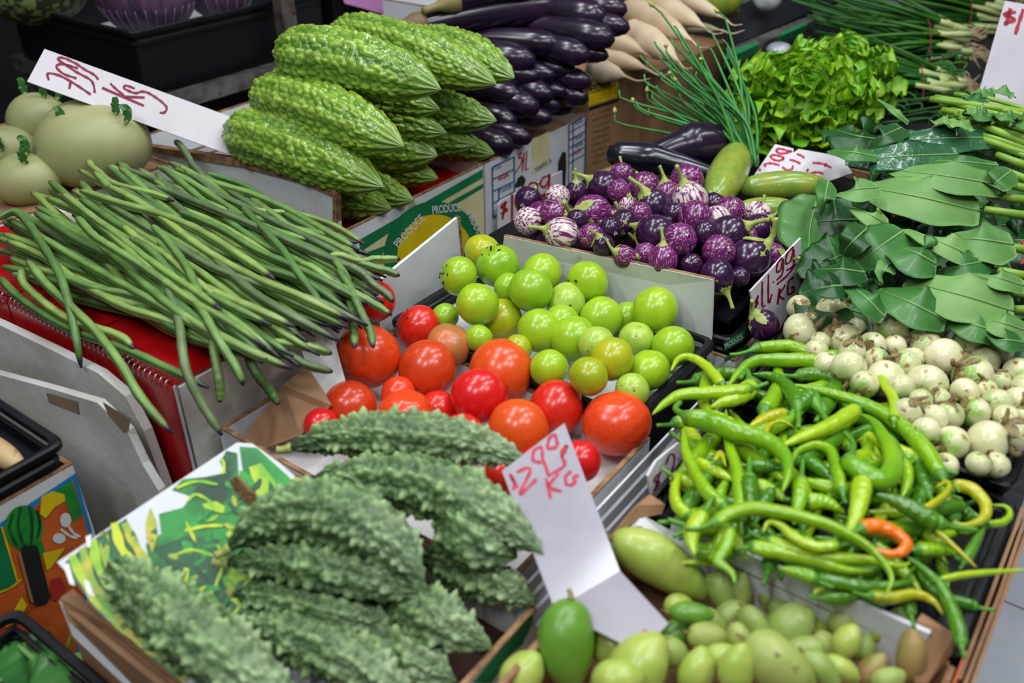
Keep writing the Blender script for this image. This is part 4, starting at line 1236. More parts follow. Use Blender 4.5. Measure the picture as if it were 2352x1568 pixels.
def prof_chili(n):
    t = np.linspace(0, 1, n)
    r = np.interp(t, [0, .03, .10, .25, .6, .85, .96, 1], [.55, .85, 1.0, 1.0, .78, .45, .22, .06])
    return r


chz = lambda x, y: 0.893 + 0.030 * math.exp(-((x - 1880) / 330) ** 2 - ((y - 1120) / 190) ** 2)
# body pixels from the stem end to the tip, width, skin, layer, stem pixels (or None), words
ch = [
    ([(1730, 800), (1810, 795), (1880, 814), (1960, 814), (2040, 801), (2120, 812)], 26, 'chili', 1.4, [(1676, 814), (1700, 812), (1727, 801)], 'long green chilli stretching toward the white eggplants at the back'),
    ([(1887, 829), (1817, 827), (1737, 829), (1699, 854), (1672, 888)], 30, 'chili', 1.6, None, 'bent green chilli just below the longest back one'),
    ([(1660, 886), (1641, 862), (1616, 836), (1584, 820), (1558, 824), (1541, 852)], 22, 'chili_lime', 2, None, 'thin arched lime chilli hooking over the black tomato tray rim'),
    ([(1724, 892), (1680, 900), (1616, 903), (1562, 907), (1526, 927), (1498, 952)], 30, 'chili', 2.4, None, 'long green chilli pointing at the rightmost red tomato'),
    ([(1728, 886), (1700, 910), (1660, 924), (1632, 935)], 38, 'chili_lime', 1.8, [(1700, 870), (1715, 850), (1722, 838)], 'short fat lime chilli under the one pointing at the tomatoes'),
    ([(1832, 930), (1822, 905), (1800, 880), (1769, 863), (1727, 859)], 34, 'chili_dark', 1.4, [(1834, 983), (1834, 960), (1832, 935)], 'dark green chilli curving down with its stem at the front'),
    ([(2165, 1099), (2126, 1036), (2085, 991), (2027, 949), (1954, 917), (1878, 895), (1811, 882)], 36, 'chili', 2.0, None, 'longest green chilli, running diagonally beside the white eggplants'),
    ([(1833, 862), (1880, 859), (1928, 875), (1960, 900), (1962, 930)], 30, 'chili_dark', .6, None, 'dark green chilli behind the diagonal one'),
    ([(1576, 959), (1625, 967), (1689, 990), (1743, 1005), (1785, 1028), (1807, 1056), (1810, 1092), (1797, 1130)], 42, 'chili', 2.8, [(1562, 923), (1552, 940), (1570, 957)], 'fat green chilli bending down through the middle of the heap'),
    ([(1966, 942), (1912, 977), (1849, 1002), (1788, 1027)], 38, 'chili_lime', 2.0, None, 'straight lime chilli slanting up to the right in the middle'),
    ([(1941, 1058), (1986, 1088), (2024, 1104), (2049, 1079), (2046, 1037), (2024, 996), (2005, 967), (1975, 950)], 44, 'chili', 2.6, [(1940, 993), (1960, 1020), (1968, 1050)], 'U shaped green chilli right of the middle'),
    ([(1667, 1170), (1622, 1126), (1593, 1080), (1574, 1031), (1570, 980)], 30, 'chili', 2.2, None, 'green chilli standing along the left side of the heap'),
    ([(1702, 1200), (1699, 1143), (1692, 1079), (1673, 1015), (1667, 939)], 28, 'chili', 1.4, None, 'slender green chilli running up the left middle'),
    ([(1935, 1132), (1928, 1104), (1919, 1066), (1906, 1033), (1874, 1022), (1833, 1036), (1817, 1068)], 26, 'chili', 1.8, None, 'arched green chilli like a cane handle in the middle'),
    ([(1721, 1100), (1722, 1136), (1724, 1168), (1730, 1200)], 36, 'chili_dark', 1.6, [(1721, 1048), (1721, 1075), (1721, 1098)], 'dark green chilli with upright stem, left of centre'),
    ([(1840, 1106), (1837, 1140), (1829, 1178), (1822, 1205)], 34, 'chili', 1.5, [(1844, 1055), (1842, 1080), (1840, 1104)], 'green chilli with upright stem at the centre'),
    ([(1636, 1206), (1680, 1178), (1737, 1168), (1817, 1181), (1896, 1203), (1958, 1232), (2005, 1264), (2041, 1308), (2048, 1335), (2034, 1368)], 30, 'chili', 3.2, [(1568, 1211), (1600, 1214), (1632, 1207)], 'very long curved green chilli across the front of the heap'),
    ([(1982, 1100), (1975, 1152), (1960, 1200), (1942, 1230)], 42, 'chili_lime', 2.2, None, 'fat lime chilli beside the orange one'),
    ([(1925, 1252), (1875, 1256), (1824, 1234), (1791, 1205), (1764, 1200), (1752, 1224)], 24, 'chili_lime', 2.7, None, 'hooked yellowish lime chilli below the long curved one'),
    ([(1975, 1216), (2005, 1208), (2049, 1221), (2080, 1246), (2072, 1266), (2041, 1272), (2003, 1256)], 32, 'chili_orange', 2.4, None, 'curled bright orange chilli in the green heap'),
    ([(1722, 1256), (1795, 1268), (1867, 1286), (1940, 1308), (2005, 1312)], 34, 'chili', 1.8, [(1686, 1261), (1705, 1258), (1722, 1256)], 'green chilli lying along the front with stem at left'),
    ([(1759, 1239), (1831, 1264), (1904, 1279), (1994, 1286), (2067, 1299), (2099, 1286)], 28, 'chili_lime', 2.0, None, 'slim lime chilli along the front'),
    ([(2154, 1203), (2121, 1185), (2067, 1156), (2012, 1134)], 42, 'chili_dark', 2.4, [(2244, 1217), (2200, 1212), (2156, 1203)], 'dark green chilli with long stem pointing right'),
    ([(2186, 1112), (2230, 1123), (2262, 1156), (2259, 1190), (2222, 1206), (2186, 1199)], 27, 'chili_yellow', 2.0, [(2205, 1130), (2195, 1120), (2186, 1112)], 'yellow chilli curled near the right crate wall'),
    ([(2117, 1172), (2157, 1147), (2179, 1122), (2175, 1106), (2150, 1118)], 17, 'chili_yellow', 2.8, None, 'thin yellow chilli with bent tip at the right'),
    ([(2266, 1203), (2302, 1199), (2320, 1181), (2309, 1163), (2273, 1159)], 16, 'chili', 1.2, None, 'thin green chilli looped against the right crate wall'),
    ([(2208, 1478), (2201, 1442), (2183, 1391), (2157, 1341), (2114, 1301), (2078, 1275)], 30, 'chili_dark', 2.2, None, 'dark green chilli hanging into the front right corner'),
    ([(2157, 1331), (2212, 1320), (2284, 1313), (2370, 1308)], 15, 'chili_lime', 2.4, None, 'thin lime chilli sticking out over the right edge'),
    ([(1998, 1368), (2049, 1372), (2103, 1364), (2146, 1382), (2167, 1412)], 27, 'chili_yellow', 1.4, None, 'yellow orange chilli at the front beside the white flap'),
    ([(2215, 1290), (2248, 1232), (2262, 1207)], 22, 'chili_dark', 1.4, None, 'small dark green chilli near the right wall'),
    ([(2107, 1263), (2157, 1263), (2196, 1270)], 32, 'chili', 1.2, None, 'short green chilli right of the orange one'),
    ([(2150, 1217), (2194, 1257), (2244, 1304)], 12, 'chili_yellow', 2.2, None, 'thin yellow stem like chilli at the right'),
    ([(1882, 1326), (1958, 1343), (2030, 1346), (2103, 1333)], 30, 'chili_dark', 1.2, None, 'dark green chilli at the front edge'),
    ([(1871, 1330), (1853, 1321), (1820, 1312), (1788, 1304)], 30, 'chili', 1.4, None, 'short green chilli resting on the mangoes'),
    ([(2053, 968), (2053, 921), (2031, 882), (2024, 860), (2043, 850), (2072, 863), (2088, 892), (2088, 911)], 23, 'chili_lime', 2.6, None, 'hooked lime chilli standing among the white eggplants'),
    ([(1678, 1217), (1668, 1255), (1648, 1288), (1655, 1296), (1680, 1315), (1689, 1340)], 28, 'chili', 2.6, None, 'green chilli dangling over the mangoes at the left'),
    ([(1614, 1182), (1594, 1215), (1588, 1245), (1596, 1275)], 38, 'chili_lime', 2.6, None, 'crumpled lime chilli at the left front corner'),
    ([(1584, 1186), (1556, 1159), (1550, 1120), (1568, 1079)], 26, 'chili_lime', 1.2, None, 'lime chilli curving along the left crate wall'),
    ([(1600, 1062), (1648, 1084), (1690, 1106)], 28, 'chili_lime', .8, None, 'short lime chilli at the left under the others'),
    ([(1727, 1070), (1778, 1072), (1800, 1080)], 30, 'chili_dark', 1.0, None, 'short dark green chilli just below the bent fat one'),
    ([(1737, 1116), (1785, 1135), (1800, 1150)], 36, 'chili', .6, None, 'green chilli tucked under the centre'),
    ([(1852, 1152), (1896, 1154), (1940, 1177)], 35, 'chili', 1.0, None, 'short green chilli left of the fat lime one'),
    ([(1852, 1055), (1896, 1087), (1924, 1116)], 31, 'chili_dark', .8, None, 'dark green chilli slanting under the cane shaped one'),
    ([(2078, 1064), (2084, 1104), (2072, 1142)], 29, 'chili', 1.8, [(2040, 996), (2062, 1020), (2076, 1060)], 'green chilli with long curved stem at the right'),
    ([(1862, 912), (1845, 925), (1820, 945)], 44, 'chili_dark', 1.2, [(1909, 1002), (1895, 960), (1868, 918)], 'dark green chilli cap with long hanging stem'),
    ([(1804, 950), (1762, 960), (1718, 982)], 29, 'chili_yellow', 1.2, None, 'yellowish chilli left of the slanting lime one'),
    ([(1755, 1000), (1770, 975), (1800, 968), (1822, 980)], 12, 'chili_yellow', 2.0, None, 'thin yellow curl in the middle of the heap'),
    ([(1640, 1060), (1655, 1040), (1665, 1065), (1668, 1070)], 12, 'chili_yellow', 2.0, None, 'tiny yellow bent chilli at the left'),
]


def chili(pts, wpx, skin, lay, stem, label, group='chillies in the crate'):
    def zz(x, y):
        return max(chz(x, y), 0.872) + lay * 0.0125
    P = catmull([PZ(x, y, zz(x, y)) for x, y in pts], 34)
    d = np.array([depth(p) for p in P])
    R = prof_chili(34) * wpx * 1.14 / 2 * d / FPX
    th = np.arange(14) * 2 * math.pi / 14
    ph = rng.uniform(0, 6)
    disp = (R[:, None] * (0.05 * np.sin(3 * th[None] + ph + np.linspace(0, 3, 34)[:, None]) + 0.035 * np.sin(np.linspace(0, 40, 34)[:, None] + th[None])))
    o = tube('chili_pepper', P, R, 14, M[skin], None, disp)
    tag(o, label, 'chilli', group)
    if stem:
        S = catmull([PZ(x, y, zz(x, y)) for x, y in stem[:-1]] + [P[1]], 12)
        S = S[::-1]
    else:
        t = unit(P[0] - P[3])
        L = R[4] * 2.6
        S = catmull([P[1], P[0] + t * L * .35, P[0] + t * L + ZX * L * .15], 10)
    n = len(S)
    r = np.interp(np.linspace(0, 1, n), [0, .12, .3, 1], [.95, .8, .32, .26]) * R[4]
    tube('stem', S, r, 9, M['chili_stem'], o)
    return o


for row in ch:
    chili(*row)
for i in range(120):                                 # the ones that show only through the gaps
    x, y = rng.uniform(1590, 2210), rng.uniform(870, 1360)
    if (y > 1260 and x < 1800) or (x > 2080 and y < 1060) or (x > 1960 and y < 930):
        continue
    a = rng.uniform(0, 6.28)
    L = rng.uniform(60, 110)
    b = rng.uniform(-40, 40)
    dx, dy = math.cos(a), math.sin(a) * .7
    pts = [(x - dx * L, y - dy * L), (x - dy * b, y + dx * b), (x + dx * L, y + dy * L)]
    chili(pts, rng.uniform(26, 38), ['chili', 'chili_dark', 'chili', 'chili_dark', 'chili_lime'][i % 5], rng.choice([-1.0, -.5, 0, .4, .7]), None, '%s chilli mostly buried at the %s %s of the chilli heap' % (['green', 'dark green', 'green', 'dark green', 'lime'][i % 5], 'back' if y < 1010 else 'middle' if y < 1170 else 'front', 'left' if x < 1790 else 'centre' if x < 1990 else 'right'), 'buried chillies')

# mangoes
def mango_mesh(seed):
    n = 26
    t = np.linspace(0.015, 0.985, n)
    P = np.stack([0.16 * np.sin(t * math.pi) + 0.10 * (t > .6) * (t - .6), 0 * t, (t * 2 - 1) * 1.0], -1)
    r = np.sqrt(np.clip(1 - (2 * t - 1) ** 2, 0, 1)) ** 0.92 * np.interp(t, [0, .35, .75, 1], [1.02, 1.0, .86, .62])
    V, F = sweep(P, r * 0.64, 22, None, 0.88)
    return mesh_from('green_mango', V, F, True)


MG = mango_mesh(1)
MGV = {k: variants([MG], M[k])[0] for k in ('mango', 'mango_bright', 'mango_lime', 'mango_brown')}
P_ = catmull([(.02, 0, -.97), (.03, .02, -1.08), (.08, .04, -1.2)], 6)
MSTEM = mesh_from('stem', *sweep(P_, np.linspace(.07, .05, 6), 7), True, None, M['calyx_brown'])
# x, y, half length, half width, angle of the tip in the photo, skin, words
mg = [(1513, 1308, 125, 66, -32, 'mango_lime', 'largest pale lime mango beside the creased price sign'), (1317, 1482, 102, 74, -88, 'mango_bright', 'bright green mango standing at the left of the mango box'), (1412, 1490, 64, 52, -60, 'mango_lime', 'yellow green mango behind the bright green one'),
      (1482, 1540, 92, 76, 62, 'mango_lime', 'large pale mango with pointed end up at the front'), (1589, 1410, 50, 26, -5, 'mango_bright', None), (1650, 1366, 52, 33, -68, 'mango', None), (1701, 1358, 48, 34, 80, 'mango', None), (1730, 1312, 50, 33, -25, 'mango', None),
      (1765, 1386, 46, 30, -65, 'mango', None), (1830, 1358, 46, 28, -8, 'mango', None), (1738, 1430, 48, 34, -52, 'mango', None), (1630, 1467, 50, 36, -15, 'mango', None), (1550, 1453, 36, 34, 30, 'mango_bright', None), (1818, 1436, 62, 50, 40, 'mango', None),
      (1872, 1438, 38, 24, -10, 'mango_lime', None), (1893, 1395, 36, 31, 20, 'mango', None), (1943, 1425, 44, 38, 80, 'mango', None), (1978, 1420, 38, 28, 75, 'mango', None), (2032, 1449, 40, 36, 30, 'mango', None), (1978, 1482, 32, 29, 60, 'mango', None),
      (1914, 1502, 60, 40, -52, 'mango', None), (2085, 1500, 66, 40, 86, 'mango_brown', 'tall brownish green mango in the right corner of the box'), (2001, 1533, 44, 28, 45, 'mango_brown', None), (1790, 1524, 94, 62, -38, 'mango', 'large olive green mango at the bottom of the box'),
      (1700, 1538, 60, 44, 80, 'mango_lime', None), (1708, 1466, 42, 30, -60, 'mango', None), (1654, 1500, 38, 34, 20, 'mango_lime', None), (1882, 1545, 60, 36, -50, 'mango', None), (2040, 1558, 40, 30, 20, 'mango', None), (1594, 1535, 58, 44, 70, 'mango_lime', None),
      (1196, 1546, 60, 50, 50, 'mango_lime', 'green mango at the left corner of the mango box'), (1560, 1395, 34, 30, 10, 'mango_lime', None), (1680, 1410, 40, 30, 40, 'mango', None), (1850, 1490, 44, 36, 20, 'mango', None), (1760, 1480, 44, 32, 10, 'mango', None), (1640, 1425, 40, 30, -40, 'mango', None),
      (1950, 1470, 40, 32, 60, 'mango_lime', None), (1690, 1330, 40, 30, 20, 'mango_bright', None), (1805, 1400, 42, 30, -20, 'mango', None), (1930, 1545, 46, 34, -30, 'mango_lime', None), (2060, 1420, 34, 28, 50, 'mango', None), (1420, 1560, 60, 50, 10, 'mango_lime', None), (1540, 1500, 44, 36, -20, 'mango', None)]
rows = [(r[0], r[1], r[3] * 1.12, r[3] * 1.12, r[5], r[4]) for r in mg]
Cn, Rn = heap_round(rows, lambda x, y: 0.868 + (0.018 if x < 1560 and y < 1400 else 0), 0.80, 0.035)
RL = row_labels([r[:2] for r in mg], 5, ['back', 'second', 'third', 'fourth', 'front'])
GWd = {'mango': 'small dull green mango', 'mango_bright': 'small bright green mango', 'mango_lime': 'pale lime green mango', 'mango_brown': 'brownish green mango'}
for i, (r, c) in enumerate(zip(mg, Cn)):
    o = link('green_mango', MGV[r[5]])
    s = r[2] * 1.03 * depth(c) / FPX
    w = r[3] * 1.0 * depth(c) / FPX / 0.62
    place(o, c, pxdir(r[0], r[1], r[4], 0.1), rng.uniform(0, 6), (w, w, s))
    tag(o, r[6] or '%s, %s of the mango box' % (GWd[r[5]], RL[i]), 'mango', 'small green mangoes')
    child('stem', MSTEM, o)

# ------------------------------------------------------------------ long beans
BEANC = [srgb('6C9048'), srgb('5C8240'), srgb('7C9E50'), srgb('667C4E'), srgb('8AA856')]


def bean(pts, label, group, r=0.0056, k=0, tip=True, n=44, ns=10):
    P = catmull(pts, n)
    wob = nrs.normal(0, 1, (6, 3)) * 0.0014
    P = P + catmull(np.vstack([wob[:5], wob[5:]]), n)
    t = np.linspace(0, 1, n)
    R = r * np.interp(t, [0, .02, .06, .9, .97, 1], [.55, .8, 1, .95, .6, .25])
    R = R * (1 + 0.05 * np.sin(t * 60 + k))
    V, F = sweep(P, R, ns)
    base = BEANC[k % 5]
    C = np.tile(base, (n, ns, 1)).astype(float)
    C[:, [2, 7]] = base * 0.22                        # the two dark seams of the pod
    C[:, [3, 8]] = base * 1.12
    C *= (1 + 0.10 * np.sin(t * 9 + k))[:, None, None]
    if tip:
        f = np.clip((t - 0.955) / 0.02, 0, 1)[:, None, None]
        C = C * (1 - f) + srgb('2A2430') * f
    f = np.clip((0.02 - t) / 0.015, 0, 1)[:, None, None]
    C = C * (1 - f) + srgb('8A7A50') * f
    col = np.vstack([C.reshape(-1, 3), C[0, 0], C[-1, 0]])
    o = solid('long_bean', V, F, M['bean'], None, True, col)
    tag(o, label, 'bean', group)
    return o


S0 = [(-50, 610), (-20, 548), (10, 500), (60, 450), (130, 405), (230, 375), (330, 368), (420, 372)]
E0 = [(480, 768), (560, 815), (650, 838), (740, 790), (810, 745), (860, 700), (895, 650), (905, 605)]


def along(Q, u):
    return catmull([(x, y, 0) for x, y in Q], 60)[int(round(u * 59))][:2]


def beanz(u, v, lay):
    """u across the heap (0 near, 1 far), v along it"""
    dome = math.sin(min(1, max(0, u * .86 + .12)) * math.pi)
    end = 1 - max(0, (v - .72) / .28) ** 2 * .35
    return 0.938 + (0.062 * dome * end) * lay + 0.03 * u * (1 - v)


REG = ['near the lower edge of the bean heap', 'in the middle of the bean heap', 'at the far side of the bean heap']
NB = 128
BCW = ['mid green', 'dark green', 'light green', 'greyish green', 'yellowish green']
for i in range(NB):
    u = (i * 0.6180339) % 1.0
    lay = 0.25 + 0.75 * (i / NB)
    s = along(S0, min(1, max(0, u + rng.uniform(-.08, .08))))
    e = along(E0, min(1, max(0, u + rng.uniform(-.26, .26) * (1.7 if i % 6 == 5 else 1))))
    v0, v1 = rng.choice([0, 0, .04, .1, .25]) + rng.uniform(0, .12), rng.choice([1, 1, 1, .95, .85, .7]) * rng.uniform(.93, 1.03)
    bow = rng.uniform(-70, 60)
    pts = []
    for v in np.linspace(v0, v1, 6):
        x = s[0] + (e[0] - s[0]) * v
        y = s[1] + (e[1] - s[1]) * v
        bump = math.sin(v * math.pi)
        y += (16 - 20 * u) * bump * 0 + 14 * (u - .5) * bump + bow * bump * math.sin(v * 5 + i) * .6
        pts.append(PZ(x, y, beanz(u, v, lay)))
    bean(pts, '%s long bean %s, %s' % (BCW[i % 5], REG[min(2, int(u * 3))], 'in the top layer' if i > NB * .66 else 'between the layers' if i > NB * .33 else 'mostly covered'), 'long beans ' + REG[min(2, int(u * 3))], rng.uniform(.0056, .0070), i)

sb_ = [([(0, 640, .945), (60, 700, .945), (165, 755, .945), (275, 795, .945), (380, 843, .945), (478, 888, .94)], 'long bean lying along the spiral bindings of the red notebooks'),
       ([(-10, 505, 1.0), (34, 489, 1.005), (69, 520, 1.0), (103, 575, .995), (138, 637, .985), (162, 713, .965), (176, 782, .945), (186, 842, .915)], 'long bean bent over and hanging down across the red notebooks at left'),
       ([(72, 603, .985), (114, 662, .975), (179, 724, .965), (224, 765, .958), (262, 817, .952), (320, 915, .93), (398, 1002, .90)], 'long bean hanging lowest past the notebook corner'),
       ([(386, 655, 1.0), (406, 713, .99), (420, 799, .975), (434, 860, .955), (468, 926, .925), (516, 1000, .895)], 'long bean hanging down in front of the white foam box'),
       ([(45, 620, .975), (59, 658, .965), (155, 734, .955), (275, 772, .955), (310, 799, .95)], 'S shaped long bean on the red notebook cover'),
       ([(490, 770, .975), (496, 812, .968), (499, 860, .95), (503, 928, .92)], 'short bean hanging straight down before the foam box'),
       ([(560, 790, .965), (585, 853, .94), (612, 892, .92), (640, 929, .90)], 'thin bean hanging beside the brown corner flap'),
       ([(413, 640, 1.005), (482, 743, .995), (537, 829, .97), (558, 882, .95)], 'long bean crossing the others toward the foam box'),
       ([(580, 770, .965), (620, 791, .96), (689, 829, .95), (763, 850, .935)], 'bean tip pointing toward the red tomatoes below the heap'),
       ([(590, 778, .97), (647, 788, .965), (706, 798, .96), (757, 809, .95)], 'short bean tip just above the lowest right pointing bean'),
       ([(770, 600, .985), (799, 662, .975), (810, 730, .955), (818, 798, .945)], 'bean hanging over the largest red tomato, left one of two'),
       ([(780, 620, .99), (820, 700, .975), (842, 750, .96), (857, 797, .95)], 'bean hanging over the largest red tomato, right one of two'),
       ([(690, 600, .99), (764, 644, .985), (830, 685, .975), (892, 723, .96)], 'bean reaching over the red tomatoes with a black tip'),
       ([(800, 610, .985), (858, 650, .975), (904, 690, .96)], 'short bean in front of the white flap'),
       ([(760, 590, .985), (827, 600, .982), (914, 596, .98)], 'bean tip sticking out toward the produce carton'),
       ([(770, 595, .982), (843, 611, .978), (920, 634, .968)], 'bean tip sticking out farthest over the white flap'),
       ([(300, 545, 1.01), (344, 575, 1.01), (413, 662, 1.0), (428, 693, .99), (412, 737, .98), (380, 758, .97)], 'bean curled back in a hook in the front middle of the heap'),
       ([(175, 500, 1.02), (240, 560, 1.018), (330, 610, 1.012), (420, 665, 1.0)], 'bean with brown stem end lying on top of the heap'),
       ([(405, 325, .985), (440, 375, .98), (475, 420, .972)], 'bean leaning against the white carton wall at the back'),
       ([(200, 365, .985), (225, 395, .99), (270, 425, .998), (400, 460, 1.0)], 'bean whose pale stem end sticks up before the kohlrabi'),
       ([(350, 520, 1.02), (420, 600, 1.012), (470, 700, .995), (520, 790, .975)], 'bean slanting steeply down the front of the heap'),
       ([(560, 480, .99), (640, 560, .995), (690, 640, .99), (740, 705, .98)], 'bean slanting down on the right side of the heap')]
for k, (pts, lab) in enumerate(sb_):
    bean([PZ(*p) for p in pts], lab, 'trailing long beans', .0060, k)

# ------------------------------------------------------------------ bitter gourds
def cells(L, R, n, ns, ls, lt, seed, jit=.45, rows=0):
    """distance to the nearest and second nearest of the blisters scattered over a gourd, in blister sizes"""
    r = np.random.RandomState(seed)
    nr = rows or max(6, int(2 * math.pi * R / lt))
    nc = max(4, int(L / ls))
    S, Tn = [], []
    for i in range(nr):
        for j in range(nc):
            S.append(((j + .5 * (i % 2) + r.uniform(-jit, jit)) / nc) * L)
            Tn.append((i + r.uniform(-jit, jit) * .8) * 2 * math.pi / nr)
    S, Tn = np.array(S), np.array(Tn)
    s = np.linspace(0, L, n)
    th = np.arange(ns) * 2 * math.pi / ns
    F1 = np.zeros((n, ns))
    F2 = np.zeros((n, ns))
    ID = np.zeros((n, ns), int)
    for i in range(n):
        w = np.where(np.abs(S - s[i]) < ls * 2.2)[0]
        dt = (th[:, None] - Tn[w][None] + math.pi) % (2 * math.pi) - math.pi
        q = np.sqrt(((s[i] - S[w]) / ls)[None] ** 2 + (dt * nr / (2 * math.pi)) ** 2)
        o = np.argsort(q, axis=1)[:, :2]
        k = np.arange(ns)
        F1[i], F2[i], ID[i] = q[k, o[:, 0]], q[k, o[:, 1]], w[o[:, 0]]
    return F1, F2, ID, r.uniform(0, 1, len(S))


def gourd(P, R, seed, kind, label, cat='bitter gourd', group=None):
    n, ns = 170, 96
    P = catmull(P, n)
    L = float(np.linalg.norm(np.diff(P, axis=0), axis=1).sum())
    t = np.linspace(0, 1, n)
    th = np.arange(ns) * 2 * math.pi / ns
    if kind == 'light':
        a = np.sqrt(np.clip(1 - (1 - np.clip(t / .22, 0, 1)) ** 2, 0, 1))
        b = np.clip(1 - (np.clip(t - .50, 0, 1) / .50) ** 2.1, 0, 1) ** .85
        prof = np.clip(a * b, 0.02, 1)
        F1, F2, ID, rv = cells(L, R, n, ns, .0200, .0088, seed)
        G1, G2, _, _ = cells(L, R, n, ns, .0062, .0056, seed + 50)
        H = np.clip((F2 - F1) / .55, 0, 1) ** .6 * (.0030 + .0034 * rv[ID]) + np.clip((G2 - G1) / .7, 0, 1) ** .8 * .0011
        H += .0016 * np.sin(th * 9 + seed)[None, :]
        ridge = (0.5 + 0.5 * np.cos(11 * th + seed))[None, :] * 0.0040
        endw = np.clip((t - .80) / .12, 0, 1)[:, None]
        H = H * (1 - endw * .8) + ridge * endw
        H *= np.clip(prof / .45, 0.05, 1)[:, None]
        hn = np.clip(H / .0062, 0, 1)[..., None] ** 1.3
        lo, hi = srgb('4A761C'), srgb('9ABA48')
        C = lo * (1 - hn) + hi * hn
        e = np.clip((t - .86) / .14, 0, 1)[:, None, None] * .35
        C = C * (1 - e) + srgb('B4C878') * e
        m = 'gourd'
    else:
        prof = np.clip(np.sin(np.clip(t, .004, .996) * math.pi) ** .72 * np.interp(t, [0, .5, .8, 1], [.92, 1, 1, .78]), 0.03, 1)
        F1, F2, ID, rv = cells(L, R, n, ns, .0095, .0075, seed)
        G1, G2, _, gv = cells(L, R, n, ns, .0050, .0048, seed + 50)
        row = .70 + .30 * np.cos(8 * th + seed + 3 * np.sin(np.linspace(0, 5, n))[:, None] * .3)
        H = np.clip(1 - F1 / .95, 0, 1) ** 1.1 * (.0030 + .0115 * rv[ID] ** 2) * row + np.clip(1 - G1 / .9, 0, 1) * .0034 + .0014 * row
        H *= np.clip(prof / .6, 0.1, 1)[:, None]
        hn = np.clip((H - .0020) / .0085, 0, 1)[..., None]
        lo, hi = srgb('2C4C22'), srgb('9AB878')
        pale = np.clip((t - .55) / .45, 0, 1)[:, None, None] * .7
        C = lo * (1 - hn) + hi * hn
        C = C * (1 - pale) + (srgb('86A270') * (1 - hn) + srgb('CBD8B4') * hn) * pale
        m = 'warty'
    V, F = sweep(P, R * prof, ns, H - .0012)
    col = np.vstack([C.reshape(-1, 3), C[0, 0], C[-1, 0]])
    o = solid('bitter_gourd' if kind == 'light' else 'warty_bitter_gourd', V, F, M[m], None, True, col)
    tag(o, label, cat, group)
    S = catmull([P[0] + unit(P[1] - P[0]) * .004, P[0] - unit(P[4] - P[0]) * .006, P[0] - unit(P[4] - P[0]) * .012 + ZX * .002], 6)
    tube('stem_stub', S, np.array([.006, .005, .0042, .004, .004, .0045]), 8, M['calyx'], o)
    return o


GD = unit(-BX * .97 + AX * .1)


def lg(end, z, hw, label, seed, start=None, zs=None, L=.26, arch=.0):
    e = PZ(*end, z)
    if start:
        s = PZ(*start, zs if zs else z)
    else:
        s = e - GD * L
    R = hw * 1.08 * depth((s + e) / 2) / FPX
    mid = (s + e) / 2 + ZX * arch
    gourd([s, s * .7 + e * .3 + ZX * arch * .9, mid, s * .25 + e * .75 + ZX * arch * .6, e], R, seed, 'light', label, group='pale bitter gourds in the pile')


lg((901, 481), .912, 40, 'lowest pale bitter gourd at the front left corner of the pile', 1)
lg((951, 460), .915, 38, 'small tipped pale gourd in the bottom layer, second from left', 2, L=.24)
lg((1008, 410), .918, 34, 'pale gourd tip in the bottom layer, third from left', 3)
lg((1137, 354), .918, 34, 'pale gourd tip in the bottom layer beside the eggplants', 4)
lg((1097, 332), .965, 41, 'smooth tipped pale gourd in the second layer, right', 5)
lg((1006, 358), .965, 52, 'fat pale gourd in the second layer, middle', 6)
lg((882, 430), .985, 60, 'large pale gourd at the lower left beside the price card', 7, (531, 302), 1.0, arch=.012)
lg((1028, 306), 1.01, 31, 'pale gourd tip in the third layer, middle', 8)
lg((1142, 278), 1.015, 40, 'pale gourd with broad tip in the third layer, right', 9)
lg((929, 337), 1.05, 60, 'large pale gourd in the middle at the left of the pile', 10, (593, 218), 1.06, arch=.010)
lg((1012, 252), 1.045, 38, 'pale gourd tip just under the topmost front gourd', 11)
lg((810, 180), 1.10, 34, 'pale gourd end peeking out behind the left gourds', 12, (640, 172), 1.08)
lg((1182, 180), 1.085, 42, 'pale gourd on top of the pile nearest the eggplants', 13, (960, 100), 1.09, arch=.012)
lg((1142, 194), 1.10, 52, 'pale gourd on top of the pile, middle one of three', 14, (768, 78), 1.12, arch=.012)
lg((1014, 206), 1.115, 60, 'topmost front pale gourd, largest of the pile', 15, (641, 122), 1.135, arch=.012)


def wg(pts, hw, label, seed):
    P = [PZ(*p) for p in pts]
    R = hw * depth(P[len(P) // 2]) / FPX
    gourd(P, R, seed, 'warty', label, group='warty bitter gourds in the printed box')


wg([(660, 1030, .94), (780, 1003, .95), (930, 1000, .955), (1090, 1020, .95), (1222, 1066, .94)], 46, 'topmost warty bitter gourd, touching the red tomatoes', 31)
wg([(700, 1105, .925), (850, 1100, .935), (1010, 1125, .935), (1150, 1195, .925), (1250, 1272, .915)], 60, 'second warty gourd from the top, its tip on the price sign', 32)
wg([(1010, 1180, .90), (1060, 1215, .905), (1110, 1245, .905), (1190, 1280, .895)], 66, 'pale warty gourd end right of the large bowed one', 33)
wg([(960, 1270, .865), (1060, 1310, .868), (1150, 1345, .868), (1238, 1386, .86)], 40, 'dark warty gourd resting at the far right wall of the box', 34)
wg([(520, 1262, .925), (620, 1195, .945), (750, 1175, .955), (880, 1230, .945), (976, 1335, .925)], 64, 'large bowed warty gourd in the middle of the box', 35)
wg([(515, 1292, .908), (640, 1285, .915), (760, 1305, .918), (880, 1335, .91), (978, 1362, .90)], 46, 'warty gourd lying just under the large bowed one', 36)
wg([(840, 1335, .865), (940, 1390, .875), (1040, 1440, .875), (1132, 1490, .865)], 50, 'warty gourd with pale tip near the right wall of the box', 37)
wg([(530, 1362, .878), (640, 1375, .885), (770, 1405, .885), (905, 1428, .875)], 36, 'short dark warty gourd in the middle with pale tip', 38)
